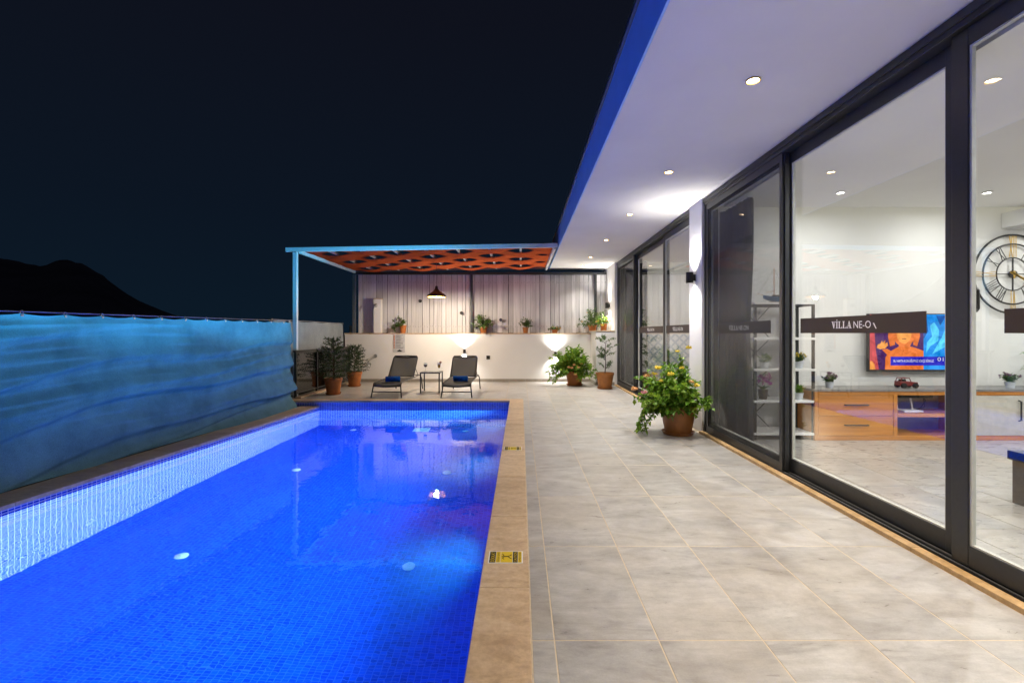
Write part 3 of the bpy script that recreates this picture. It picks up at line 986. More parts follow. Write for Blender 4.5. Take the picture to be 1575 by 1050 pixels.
# wall shower arm and socket and rules board
t = thing('wall_spout', 'dark metal spout sticking out of the white wall beside the conifers', 'spout', (-3.95, 12.8, .68))
mb = MB(); mb.lathe([(.05, 0), (.05, -.014), (.03, -.02)], (-3.93, 12.799, .70), 16, 'y'); mb.build('flange', M['steel'], t, smooth=40)
mb = MB(); mb.tube([(-3.93, 12.79, .70), (-3.95, 12.70, .69), (-4.0, 12.62, .64), (-4.03, 12.58, .60)], .018, 10); mb.build('pipe', M['steel'], t, smooth=60)
t = thing('wall_socket', 'small black square socket on the white wall beside the low lamp', 'socket', (-.88, 12.8, .66))
mb = MB(); mb.box(-.93, -.83, 12.787, 12.7995, .61, .71); mb.build('cover_plate', M['black'], t, bevel=.004)
mb = MB(); mb.lathe([(.028, -.002), (.028, .006), (.0001, .006)], (-.88, 12.786, .66), 14, 'y'); mb.build('outlet', M['tyre'], t)
t = thing('rules_board', 'white pool rules board with a column of orange symbols on the wall', 'notice board', (-3.29, 12.8, 1.03))
mb = MB(); mb.box(-3.45, -3.13, 12.788, 12.7995, .80, 1.285); mb.build('board', simple('grey_board', (.52, .52, .53)), t, bevel=.002)
mb = MB(); mb.cur = 0
rr = random.Random(9)
for k in range(9):
    z = 1.25 - k * .041
    mb.cur = 0; mb.poly([(-3.435, 12.7865, z - .014), (-3.40, 12.7865, z - .014), (-3.40, 12.7865, z + .012), (-3.435, 12.7865, z + .012)])
    mb.cur = 1
    for q in range(2):
        xx = -3.385 + rr.uniform(0, .01)
        L = rr.uniform(.12, .22)
        mb.poly([(xx, 12.7865, z - .006 + q * .012), (xx + L, 12.7865, z - .006 + q * .012), (xx + L, 12.7865, z + q * .012), (xx, 12.7865, z + q * .012)])
mb.build('print', [simple('orange_ink', (.6, .18, .03)), simple('black_ink', (.04, .04, .05))], t)
mb = MB(); mb.poly([(-3.36, 12.7865, .82), (-3.19, 12.7865, .82), (-3.275, 12.7865, .875)]); mb.build('triangle_symbol', M['tyre'], t)

# ================================================================ pergola
pg = thing('pergola', 'pale steel pergola roofed with strips of rust orange canvas woven over slats', 'pergola', (-2, 11.3, 0))
def zz(x): return .017 * (x + 4.66)
mb = MB(); mb.box(-4.705, -4.625, 9.76, 9.84, .001, 2.99); mb.build('post', M['white_paint'], pg, bevel=.004)
mb = MB(); mb.box(-4.62, -4.54, 12.98, 13.05, 1.3195, 2.93); mb.build('post', M['alu_light'], pg, bevel=.004)
mb = MB(); mb.box(-4.73, -4.60, 9.73, 9.87, .0008, .012); mb.build('base_plate', M['steel'], pg)
mb = MB(); mb.beam((-4.86, 9.8, 3.04), (.765, 9.8, 3.04 + zz(.765)), .06, .085); mb.build('front_beam', M['white_paint'], pg, bevel=.003)
mb = MB(); mb.beam((-4.58, 9.835, 3.01), (-4.58, 13.06, 3.01), .06, .085); mb.build('side_beam', M['white_paint'], pg, bevel=.003)
mb = MB(); mb.beam((.70, 9.835, 3.09), (.70, 13.06, 3.09), .06, .085); mb.build('side_beam', M['white_paint'], pg, bevel=.003)
mb = MB(); mb.beam((-4.55, 13.06, 3.04), (.66, 13.06, 3.04 + zz(.66)), .06, .08); mb.build('back_beam', M['alu_light'], pg, bevel=.003)
for k in range(7):
    xk = -4.02 + .67 * k
    mb = MB(); mb.beam((xk, 9.835, 3.035 + zz(xk)), (xk, 13.025, 3.035 + zz(xk)), .045, .05); mb.build('slat', M['white_paint'], pg, bevel=.002)
yc = [10.10, 10.63, 11.20, 11.77, 12.32, 12.82]
for j, y in enumerate(yc):
    def strip(u, v, j=j, y=y):
        x = -4.545 + u * (4.545 + .665)
        ph = (x + 4.02) / .67
        a = .052 * cos(pi * ph) * (1 if j % 2 == 0 else -1)
        fade = min(1, (x + 4.56) / .25, (.68 - x) / .25); fade = max(0, fade)
        w = (.53, .675, .675, .675, .675, .46)[j]
        sag = -.012 * cos((v - .5) * pi)
        ripple = .006 * sin(x * 9 + j) * (v - .5)
        zc = 3.035 + zz(x) + a * fade + sag + ripple
        return (x, y + (v - .5) * w, zc)
    mb = MB(); mb.grid(strip, 110, 6); mb.build('canvas_strip', M['canopy'], pg, smooth=80, solid=.004)

# pendant lamp
LX, LYp, LZ = -2.03, 11.4, 2.19
t = thing('pendant_lamp', 'dark dome pendant lamp with a glowing gold lining hanging under the pergola', 'lamp', (LX, LYp, LZ))
po = [(.218, 0), (.225, .035), (.195, .06), (.16, .085), (.105, .12), (.06, .16), (.038, .20), (.032, .25), (.012, .265)]
mb = MB(); mb.lathe(po + [(r - .004, h - .003) for r, h in po[::-1]], (LX, LYp, LZ), 32, closed=True); mb.build('shade', M['black'], t, smooth=60)
mb = MB(); mb.lathe([(r - .0065, h - .004) for r, h in po[:-2]], (LX, LYp, LZ), 32, closed=False); mb.f.pop(); mb.f.pop(); mb.m.pop(); mb.m.pop(); mb.build('lining', M['gold'], t, smooth=60)
mb = MB(); mb.ball((LX, LYp, LZ + .055), .045, 14, 8); mb.build('bulb', M['bulb'], t, smooth=80)
mb = MB(); mb.tube([(LX, LYp, LZ + .26), (LX, LYp, 3.05)], .005, 6); mb.build('cord', M['black'], t)
lamp('pendant_light', 'POINT', (LX, LYp, LZ - .005), t, PENDANT_W, (1, .84, .64), shadow_soft_size=.05)

# ================================================================ net fence on the overflow side
nf = thing('net_fence', 'shade net screen hung from a wire along the pool, wrinkled and sagging low', 'fence', (-4.6, 4, -.1))
def fx(y): return -4.875 + .0515 * y
NY0, NY1 = -1.3, 9.05
def net(u, v):
    y = NY0 + (NY1 - NY0) * u
    z = -.098 + (1.575 + .006 * y) * v
    low = (1 - v)
    # swagged folds that run along the net and climb towards the far end
    wob = .35 * mnoise.noise(Vector((y * .5, v * 1.5, 1)))
    def crease(q, k=.80):
        # lopsided fold: a slow swell and a steep tuck under it
        q = q - math.floor(q)
        t = q / k if q < k else (1 - q) / (1 - k)
        return t * t * (3 - 2 * t)
    f = 0
    s1 = -(v * 3.6 - .20 * y + .22 * sin(y * .8) + 1.2 * wob)
    a1 = max(0, .55 + 1.0 * mnoise.noise(Vector((y * .30, v * 1.6, 7)))) * min(1.0, 1.25 - v)
    f += .175 * a1 * crease(s1)
    s2 = -(v * 6.4 - .34 * y + 1.3 * wob)
    a2 = max(0, .30 + 1.4 * mnoise.noise(Vector((y * .45, v * 2.6, 17)))) * (1.12 - v)
    f += .095 * a2 * crease(s2)
    s3 = -(v * 12.5 - .15 * y + 2.0 * wob)
    a3 = max(0, .15 + 1.3 * mnoise.noise(Vector((y * .8, v * 4, 27))))
    f += .036 * a3 * crease(s3)
    f += .016 * mnoise.noise(Vector((y * 1.6, v * 8.5, 2))) * (.4 + low)
    f += .05 * mnoise.noise(Vector((y * .45 + v * .9, v * 1.2, 9))) * sin(pi * min(1, v * 1.05))
    edge = min(1, (1 - v) * 14)
    pin = (y / .4) % 1.0
    z -= .020 * (1 - edge) * sin(pi * pin)
    return (fx(y) + .02 + f * (edge if v > .9 else 1) * .9 - .01, y, z)
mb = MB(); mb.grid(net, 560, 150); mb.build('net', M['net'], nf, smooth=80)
mb = MB(); mb.tube([(fx(NY0), NY0, 1.497 + .006 * NY0), (fx(4), 4, 1.492 + .024), (fx(NY1), NY1, 1.50 + .054)], .006, 6); mb.build('wire', M['net_hook'], nf)
y = -.8
while y < 9.0:
    mb = MB(); c = Vector((fx(y) + .006, y, 1.482 + .006 * y))
    mb.tube([c + Vector((0, .016 * cos(a), .022 * sin(a))) for a in [2 * pi * k / 10 for k in range(10)]], .004, 5, closed=True)
    mb.box(c.x - .004, c.x + .012, y - .012, y + .012, c.z - .035, c.z - .012)
    mb.build('hook_ring', M['net_hook'], nf, smooth=60)
    y += .4
for y in (9.08, 3.0):
    mb = MB(); xx = fx(y) - .06
    mb.box(xx - .03, xx + .03, y - .03, y + .03, -.6, 1.55); mb.build('post', M['alu_light'], nf)
# second stretch beside the paved corner
n2 = thing('corner_net_fence', 'paler net screen stretched behind the railing in the paved corner', 'fence', (-4.78, 11.2, 0))
def net2(u, v):
    y = 9.15 + 3.6 * u
    return (-4.79 + .012 * sin(y * 7) * sin(pi * v) + .02 * mnoise.noise(Vector((y * 2, v * 3, 4))), y, .02 + 1.55 * v - .01 * abs(sin(y * 4)) * (v > .95))
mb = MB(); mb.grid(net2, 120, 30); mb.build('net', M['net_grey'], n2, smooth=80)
mb = MB(); mb.tube([(-4.79, 9.12, 1.585), (-4.79, 12.78, 1.575)], .006, 6); mb.build('wire', M['net_hook'], n2)
for y in (9.13, 12.76):
    mb = MB(); mb.box(-4.85, -4.80, y - .025, y + .025, -.4, 1.60); mb.build('post', M['alu_light'], n2)

# glass railing in the corner
rl = thing('glass_railing', 'black framed railing with smoked glass panels in the paved corner', 'railing', (-4.6, 11, 0))
ry = [9.62, 10.62, 11.62, 12.62]
for i, y in enumerate(ry):
    mb = MB(); mb.box(-4.60, -4.555, y - .022, y + .022, .001, .93); mb.build('post', M['black'], rl, bevel=.003)
mb = MB(); mb.box(-4.605, -4.55, 9.56, 12.70, .9305, .965); mb.build('top_rail', M['black'], rl, bevel=.004)
for a, b in zip(ry, ry[1:]):
    mb = MB(); mb.box(-4.582, -4.574, a + .035, b - .035, .11, .90); mb.build('pane', M['glass_dark'], rl)
    for zf, zg in ((.075, .11), (.90, .930)):
        mb = MB(); mb.box(-4.59, -4.566, a + .0225, b - .0225, zf, zg); mb.build('panel_rail', M['black'], rl)
mb = MB(); mb.box(-4.54, -4.42, 9.52, 12.78, .0005, .035)
tag(mb.build('edge_kerb', M['trav'], None, bevel=.004), kind='structure')

# ================================================================ plants
class Rnd(random.Random):
    def unit(s):
        while 1:
            v = Vector((s.uniform(-1, 1), s.uniform(-1, 1), s.uniform(-1, 1)))
            if .1 < v.length < 1: return v.normalized()


def leaf(mb, p, d, up, L, w, fold=.25):
    """one folded leaf from p along d"""
    d = d.normalized(); r = d.cross(up)
    if r.length < 1e-3: r = d.cross(Vector((1, 0, 0)))
    r.normalize(); n = r.cross(d)
    a = len(mb.v); m = p + d * (L * .45); tip = p + d * L - n * (L * .18)
    k = n * (w * fold)
    mb.v += [tuple(p), tuple(m + r * (w / 2) + k), tuple(tip), tuple(m - r * (w / 2) + k), tuple(m)]
    mb.face((a, a + 4, a + 1)); mb.face((a + 4, a + 2, a + 1)); mb.face((a, a + 3, a + 4)); mb.face((a + 3, a + 2, a + 4))


def twig_path(p, d, L, droop, rnd, n=6, wob=.25):
    pts = [Vector(p)]; d = d.normalized()
    for i in range(n):
        d = (d + rnd.unit() * wob * .4 + Vector((0, 0, -droop)) * ((i + 1) / n)).normalized()
        pts.append(pts[-1] + d * (L / n))
    return pts


def pot_parts(t, c, r, h, mat, saucer=True, style=0):
    x, y, z = c
    b = r * .70
    zb = z + (.022 if saucer else 0.0005)
    if saucer:
        mb = MB(); mb.lathe([(b * 1.10, 0.0005), (b * 1.18, .02), (b * 1.28, .042), (b * 1.23, .042), (b * 1.12, .0215), (.0001, .0213)], (x, y, z), 36); mb.build('saucer', mat, t, smooth=40)
    prof = [(b, 0), (b * 1.02, .01), (b + (r * .93 - b) * .55, h * .42), (r * .93, h * .80), (r * .94, h * .83), (r, h * .845), (r * 1.02, h * .92), (r, h), (r * .93, h), (r * .9, h * .86), (r * .86, h * .80)]
    mb = MB(); mb.lathe(prof, (x, y, zb), 40); mb.f.pop(); mb.m.pop(); mb.build('pot', mat, t, smooth=35)
    mb = MB(); mb.lathe([(r * .885, h * .84), (r * .5, h * .875), (.0001, h * .88)], (x, y, zb), 24); mb.f.pop(0); mb.m.pop(0); mb.build('soil', M['soil'], t, smooth=60)
    return Vector((x, y, zb + h * .87))


def bush(t, base, rnd, nt, L, up, droop, leaf_l, leaf_w, per, mat, bias=(0, 0, 0), spread=1.0, sub=3, stem_r=.004, limit=None):
    lm = MB(); sm = MB(); tips = []
    for i in range(nt):
        az = rnd.uniform(0, 2 * pi); el = rnd.uniform(up[0], up[1])
        d = Vector((cos(az) * cos(el) * spread, sin(az) * cos(el) * spread, sin(el))) + Vector(bias)
        l = L * rnd.uniform(.6, 1.08)
        p0 = base + Vector((rnd.uniform(-.04, .04), rnd.uniform(-.04, .04), 0))
        path = twig_path(p0, d, l, droop * rnd.uniform(.5, 1.4), rnd)
        sm.tube(path, [stem_r * (1 - .7 * k / 6) for k in range(7)], 5)
        branches = [path]
        for s_ in range(sub):
            k = rnd.randint(2, 5)
            q = twig_path(path[k], (path[k] - path[k - 1]).normalized() + rnd.unit() * .9, l * rnd.uniform(.25, .5), droop * .6, rnd, 4)
            sm.tube(q, stem_r * .45, 4); branches.append(q)
        for bi, q in enumerate(branches):
            n = per if bi == 0 else per * 2 // 3
            for a in range(n):
                f = (.25 if bi == 0 else .1) + (.9 if bi else .75) * (a + rnd.random()) / n
                f = min(f, .999) * (len(q) - 1); k = int(f); p = q[k].lerp(q[min(k + 1, len(q) - 1)], f - k)
                ax = (q[min(k + 1, len(q) - 1)] - q[max(k - 1, 0)]).normalized()
                d2 = (ax * .5 + rnd.unit() * .9 + Vector((0, 0, .15))).normalized()
                s_ = rnd.uniform(.5, 1.25)
                if limit and not limit(p): continue
                leaf(lm, p, d2, (Vector((0, 0, 1)) + rnd.unit() * .5), leaf_l * s_, leaf_w * s_)
            tips.append((q[-1], (q[-1] - q[-2]).normalized()))
    sm.build('stem', M['stem'], t, smooth=60)
    lm.build('foliage', mat, t)
    return tips


def flower(t, p, r, mat, rnd, name='flower_head'):
    mb = MB()
    for k in range(34):
        d = rnd.unit(); d.z = abs(d.z) * .8 - .25
        d.normalize(); q = p + Vector((d.x * r, d.y * r, d.z * r * .75))
        leaf(mb, q - d * r * .4, d + rnd.unit() * .5, rnd.unit(), r * .75, r * .6, .1)
    mb.ball(tuple(p), r * .72, 8, 6, .75)
    return mb.build(name, mat, t)


# the big lantana by the pilaster
rn = Rnd(11)
t = thing('flowering_plant', 'bushy lantana with yellow and pink flower heads in a terracotta pot by the pilaster', 'potted plant', (2.06, 6.2, 0), 'potted plants around the pool')
base = pot_parts(t, (2.06, 6.2, 0), .235, .36, M['pot_brown'])
tips = bush(t, base, rn, 66, .50, (.2, 1.45), .22, .078, .056, 17, M['leaf'], (-.28, -.08, .1), 1.0, 3, .005, limit=lambda p: p.x < 2.385 and p.z > .2)
rn2 = Rnd(4)
lm = MB(); sm = MB()
for q in (twig_path(base, Vector((-.95, -.25, .62)), .80, .50, rn2, 8, .2), twig_path(base, Vector((-.9, .1, .5)), .72, .62, rn2, 8, .2), twig_path(base, Vector((.12, -.05, 1)), .68, .05, rn2, 7, .15), twig_path(base, Vector((-.9, -.4, .30)), .66, .55, rn2, 8, .2), twig_path(base, Vector((.05, .0, 1)), .60, .05, rn2, 7, .2)):
    sm.tube(q, .004, 5)
    for a in range(44):
        f = (.35 + .65 * a / 44) * (len(q) - 1.001); k = int(f); p = q[k].lerp(q[k + 1], f - k)
        leaf(lm, p, (q[k + 1] - q[k]).normalized() * .4 + rn2.unit(), Vector((0, 0, 1)) + rn2.unit() * .4, .075 * rn2.uniform(.7, 1.2), .05)
sm.build('stem', M['stem'], t); lm.build('foliage', M['leaf'], t)
fl = [((-.60, -.12, .60), .045, 'fleur_o'), ((-.50, -.22, .57), .042, 'fleur_p'), ((-.44, -.10, .77), .04, 'fleur_o'), ((-.36, -.18, .80), .036, 'fleur_y'), ((-.29, -.10, .87), .05, 'fleur_y'),
      ((-.17, -.24, .80), .045, 'fleur_y'), ((.0, -.15, .87), .034, 'fleur_y'), ((.16, -.24, .66), .042, 'fleur_y'), ((.10, -.20, .70), .035, 'fleur_o'), ((.14, .0, 1.13), .042, 'fleur_y'),
      ((.0, .02, 1.08), .032, 'fleur_y'), ((-.10, -.26, .66), .026, 'fleur_o'), ((-.30, -.25, .72), .028, 'fleur_y')]
for (dx, dy, z), r, m in fl:
    flower(t, Vector((2.06 + dx, 6.2 + dy, z)), r * .82, M[m], rn)

# round leafy bush against the back wall
t = thing('leafy_bush', 'large round leafy bush overflowing a terracotta pot at the white wall', 'potted plant', (1.36, 11.95, 0), 'potted plants around the pool')
base = pot_parts(t, (1.36, 11.95, 0), .235, .33, M['pot'])
rn = Rnd(21)
bush(t, base, rn, 84, .62, (.0, 1.5), .14, .085, .062, 17, M['leaf'], (-.22, -.1, .12), 1.0, 3, .005, limit=lambda p: p.y < 12.74 and p.z > .05 and p.z < 1.02)
for k in range(6):
    flower(t, base + Vector((rn.uniform(-.55, .2), -.38, rn.uniform(-.1, .3))), .035, M[rn.choice(('fleur_y', 'fleur_o'))], rn)

# slim tree in a square-shouldered pot
t = thing('slim_potted_tree', 'slender young tree with an airy top in a brown pot beside the screened door', 'potted plant', (2.0, 11.25, 0), 'potted plants around the pool')
base = pot_parts(t, (2.0, 11.25, 0), .215, .36, M['pot_brown'])
rn = Rnd(31)
mb = MB(); mb.tube([base, base + Vector((.02, 0, .3)), base + Vector((.0, .01, .55)), base + Vector((.03, 0, .8))], [.012, .010, .008, .005], 8); mb.build('trunk', M['bark'], t, smooth=60)
lm = MB(); sm = MB()
for k in range(22):
    h = rn.uniform(.33, .80) if k > 3 else rn.uniform(.12, .26)
    az = rn.uniform(0, 2 * pi)
    b0 = base + Vector((.01, 0, h)); q = twig_path(b0, Vector((cos(az), sin(az) * .6, .7)), rn.uniform(.16, .36) if h > .4 else .22, .15, rn, 5)
    sm.tube(q, .0025, 4)
    for a in range(24):
        f = (.3 + .69 * a / 24) * (len(q) - 1); i = int(f); p = q[i].lerp(q[min(i + 1, 5)], f - i)
        leaf(lm, p, rn.unit() + Vector((0, 0, .3)), Vector((0, 0, 1)) + rn.unit() * .5, .055 * rn.uniform(.7, 1.3), .032)
sm.build('branch', M['bark'], t); lm.build('foliage', M['leaf_grey'], t)

# two dark conifers in the corner
def conifer(loc, r, h, H, R, seed, label):
    t = thing('potted_conifer', label, 'potted plant', loc, 'potted plants around the pool')
    base = pot_parts(t, loc, r, h, M['pot'], True)
    rn = Rnd(seed)
    mb = MB(); mb.tube([base, base + Vector((.01, 0, H * .5)), base + Vector((0, .01, H))], [.014, .01, .005], 8); mb.build('trunk', M['bark'], t, smooth=60)
    lm = MB(); sm = MB()
    nl = 9
    for k in range(nl):
        f = (k + .3) / nl; z = H * (.02 + .96 * f)
        nb = 9 if f < .8 else 6
        for j in range(nb):
            az = 2 * pi * (j + .5 * (k % 2)) / nb + rn.uniform(-.3, .3)
            Rr = R * ((1.0 - f) ** .55 * .78 + .26) * rn.uniform(.7, 1.1)
            q = twig_path(base + Vector((0, 0, z)), Vector((cos(az), sin(az), .25 + .6 * f)), Rr, .12, rn, 6, .12)
            sm.tube(q, .003, 4)
            for a in range(27):
                g = (.12 + .87 * a / 27) * 5.99; i = int(g); p = q[i].lerp(q[min(i + 1, 6)], g - i)
                ax = (q[min(i + 1, 6)] - q[i]).normalized()
                leaf(lm, p, ax * .8 + rn.unit() * .8 + Vector((0, 0, .15)), rn.unit(), .075 * rn.uniform(.7, 1.2), .012)
    sm.build('branch', M['bark'], t); lm.build('foliage', M['leaf_dark'], t)
conifer((-4.04, 10.2, 0), .185, .33, .88, .47, 41, 'taller dark conifer in a terracotta pot in front of the glass railing')
conifer((-4.13, 11.75, 0), .185, .34, .66, .42, 43, 'shorter dark conifer in a terracotta pot against the white wall')

# pots along the ledge
def ledge_plant(x, r, h, label, seed, nt, L, lf, mat, up=(.3, 1.4), droop=.2, bias=(0, 0, 0), z=1.3185, y=12.93, pm='pot', fl_=None, saucer=False):
    t = thing('ledge_plant', label, 'potted plant', (x, y, z), 'small pots along the wall ledge')
    base = pot_parts(t, (x, y, z), r, h, M[pm], saucer)
    rn = Rnd(seed)
    tips = bush(t, base, rn, nt, L, up, droop, lf, lf * .6, 9, mat, bias, 1.0, 2, .003, limit=lambda p: p.y < 13.1 and p.z > z + .01)
    if fl_:
        for k in range(fl_[1]):
            p, d = rn.choice(tips)
            if p.y < 13.08:
                flower(t, p, fl_[2], M[fl_[0]], rn)
ledge_plant(-3.22, .095, .21, 'trailing plant in an orange pot above the rules board', 51, 14, .34, .06, M['leaf_mid'], (.2, 1.3), .35, (-.5, -.1, 0))
ledge_plant(-1.02, .11, .17, 'spreading leafy plant on the ledge beside the dark fence post', 53, 26, .40, .065, M['leaf_mid'], (.15, 1.4), .25, (-.05, -.1, .1))
ledge_plant(.13, .085, .155, 'small upright green plant in a brown pot on the ledge', 55, 14, .22, .06, M['leaf_mid'], (.5, 1.45), .1, (0, 0, 0), pm='pot_brown')
ledge_plant(.93, .085, .075, 'low bowl of small red flowers on the ledge', 57, 18, .17, .04, M['leaf_mid'], (.2, 1.2), .25, (0, 0, 0), fl_=('fleur_o', 7, .022), saucer=True)
ledge_plant(1.93, .12, .12, 'large reddish green bush in a pot at the end of the ledge', 59, 42, .46, .06, M['leaf_mid'], (.1, 1.4), .2, (0, -.05, .05), z=1.3855, y=12.75, fl_=('fleur_o', 10, .02), saucer=True)
ledge_plant(2.20, .095, .16, 'small yellow flowering plant in an orange pot under the end wall lamp', 61, 14, .24, .05, M['leaf'], (.3, 1.4), .15, z=1.3855, y=12.55, fl_=('fleur_y', 9, .026), saucer=True)

# ================================================================ loungers, table, glasses
def make_lounger():
    t = thing('sun_lounger', '', 'sun lounger')
    hw = .285; r = .013
    for s_ in (-1, 1):
        mb = MB(); mb.tube([(s_ * (hw + .03), -.02, .001), (s_ * hw, .03, .24), (s_ * hw, .06, .285), (s_ * hw, .12, .30), (s_ * hw, .9, .325), (s_ * hw, 1.42, .345), (s_ * hw, 1.48, .33)], r, 8)
        mb.build('side_rail', M['black'], t, smooth=60)
        mb = MB(); mb.tube([(s_ * hw, 1.48, .33), (s_ * (hw + .02), 1.52, .27), (s_ * (hw + .035), 1.57, .001)], r, 8); mb.build('rear_leg', M['black'], t, smooth=60)
        mb = MB(); mb.tube([(s_ * hw, .93, .335), (s_ * (hw - .005), 1.28, .74), (s_ * (hw - .03), 1.31, .785)], r, 8); mb.build('back_rail', M['black'], t, smooth=60)
        mb = MB(); mb.tube([(s_ * (hw - .02), 1.12, .55), (s_ * (hw - .02), 1.38, .345)], .008, 6); mb.build('back_strut', M['black'], t, smooth=60)
    mb = MB(); mb.tube([(-hw + .03, 1.31, .785), (0, 1.315, .79), (hw - .03, 1.31, .785)], r, 8); mb.build('top_bar', M['black'], t, smooth=60)
    mb = MB(); mb.tube([(-hw - .015, .0, .12), (hw + .015, .0, .12)], .010, 8); mb.tube([(-hw, 1.42, .345), (hw, 1.42, .345)], .009, 8); mb.tube([(-hw, .5, .30), (-hw * .5, .5, .27), (hw * .5, .5, .27), (hw, .5, .30)], .009, 8); mb.build('cross_bar', M['black'], t, smooth=60)
    def seat(u, v):
        y = .04 + .92 * v; x = (u - .5) * 2 * (hw - .004)
        zf = .288 + .045 * v - (.06 * (1 - v * 12) if v < .083 else 0)
        return (x, y - (.03 * (1 - v * 12) if v < .083 else 0), zf - .035 * cos((u - .5) * pi) * (.35 + .65 * sin(pi * min(1, v + .1))))
    mb = MB(); mb.grid(seat, 16, 24); mb.build('seat_sling', M['fab_dark'], t, smooth=70, solid=.006)
    def back(u, v):
        x = (u - .5) * 2 * (hw - .006); y = .945 + .36 * v; z = .34 + .435 * v
        s_ = .03 * cos((u - .5) * pi) * sin(pi * (v * .9 + .05))
        return (x, y + s_ * .75, z - s_ * .6)
    mb = MB(); mb.grid(back, 16, 16); mb.build('back_sling', M['fab_grey'], t, smooth=70, solid=.006)
    return t
l0 = make_lounger()
l1 = copy_tree(l0)
l0.location = (-2.74, 9.66, .0); l0.rotation_euler.z = radians(-3.5)
l1.location = (-1.31, 9.66, .0); l1.rotation_euler.z = radians(-1)
tag(l0, 'dark sling sun lounger between the conifers and the side table', 'sun lounger', 'sun loungers facing the pool')
tag(l1, 'dark sling sun lounger lit by the low wall lamp behind its back', 'sun lounger', 'sun loungers facing the pool')

def towel(loc, rz, label):
    t = MB()
    n = 40
    pts = []
    for k in range(n + 1):
        a = k / n * 4.2 * pi; r = .022 + .046 * k / n
        pts.append((r * cos(a), r * sin(a)))
    L = .30
    for k in range(n):
        (a, b), (c, d) = pts[k], pts[k + 1]
        t.poly([(-L / 2, a, b), (L / 2, a, b), (L / 2, c, d), (-L / 2, c, d)])
    o = t.build('rolled_towel', M['towel'], None, smooth=70, solid=.012)
    o.location = loc; o.rotation_euler.z = rz
    tag(o, label, 'towel', 'rolled towels on the loungers')
towel((-2.70, 9.99, .352), radians(10), 'blue rolled towel on the lounger beside the conifers')
towel((-1.28, 10.06, .355), radians(-2), 'blue rolled towel on the lounger by the low wall lamp')

st = thing('side_table', 'small square black side table between the two loungers', 'side table', (-2.0, 10.6, 0))
for sx in (-1, 1):
    for sy in (-1, 1):
        cx, cyy = -2.0 + sx * .205, 10.62 + sy * .205
        mb = MB(); mb.box(cx - .0125, cx + .0125, cyy - .0125, cyy + .0125, .001, .43); mb.build('leg', M['black'], st)
mb = MB()
for s_ in (-1, 1):
    mb.box(-2.22, -1.78, 10.62 + s_ * .205 - .0125, 10.62 + s_ * .205 + .0125, .4302, .455)
    mb.box(-2.0 + s_ * .205 - .0125, -2.0 + s_ * .205 + .0125, 10.428, 10.812, .4302, .455)
mb.build('top_frame', M['black'], st)
mb = MB(); mb.box(-2.19, -1.81, 10.43, 10.81, .4555, .462); mb.build('table_top', M['glass_dark'], st)

def goblet(x, y, kind, label):
    z = .4625
    t = thing('drinking_glass', label, 'glass', (x, y, z), 'drinks on the side table')
    if kind == 'wine':
        o_p = [(.034, 0), (.03, .004), (.006, .01), (.005, .08), (.02, .095), (.042, .125), (.045, .15), (.036, .195)]
        liq = [(.0001, .098), (.02, .1), (.039, .126), (.041, .148), (.0001, .149)]; lm_ = simple('red_wine', (.07, .004, .008), .1)
    else:
        o_p = [(.034, 0), (.03, .004), (.006, .01), (.006, .06), (.02, .075), (.034, .11), (.036, .16), (.034, .2)]
        liq = [(.0001, .078), (.018, .08), (.031, .112), (.033, .165), (.0001, .166)]; lm_ = simple('orange_cocktail', (.75, .38, .02), .1)
    mb = MB(); mb.lathe(o_p + [(r - .002, h + .001) for r, h in o_p[:3:-1]], (x, y, z), 20); mb.build('bowl', M['wineglass'], t, smooth=50)
    mb = MB(); mb.lathe(liq, (x, y, z), 18); mb.build('drink', lm_, t, smooth=50)
    if kind != 'wine':
        mb = MB(); mb.lathe([(.0001, -.004), (.028, -.004), (.028, .004), (.0001, .004)], (x + .03, y, z + .20), 14, 'y'); mb.build('fruit_slice', M['fleur_o'], t)
        mb = MB(); mb.tube([(x, y, z + .1), (x - .03, y, z + .26)], .003, 5); mb.build('straw', M['letter'], t)
goblet(-2.13, 10.58, 'wine', 'stemmed glass of red wine on the side table')
goblet(-1.80 - .03, 10.60, 'cocktail', 'tall glass of yellow cocktail with fruit on the side table')

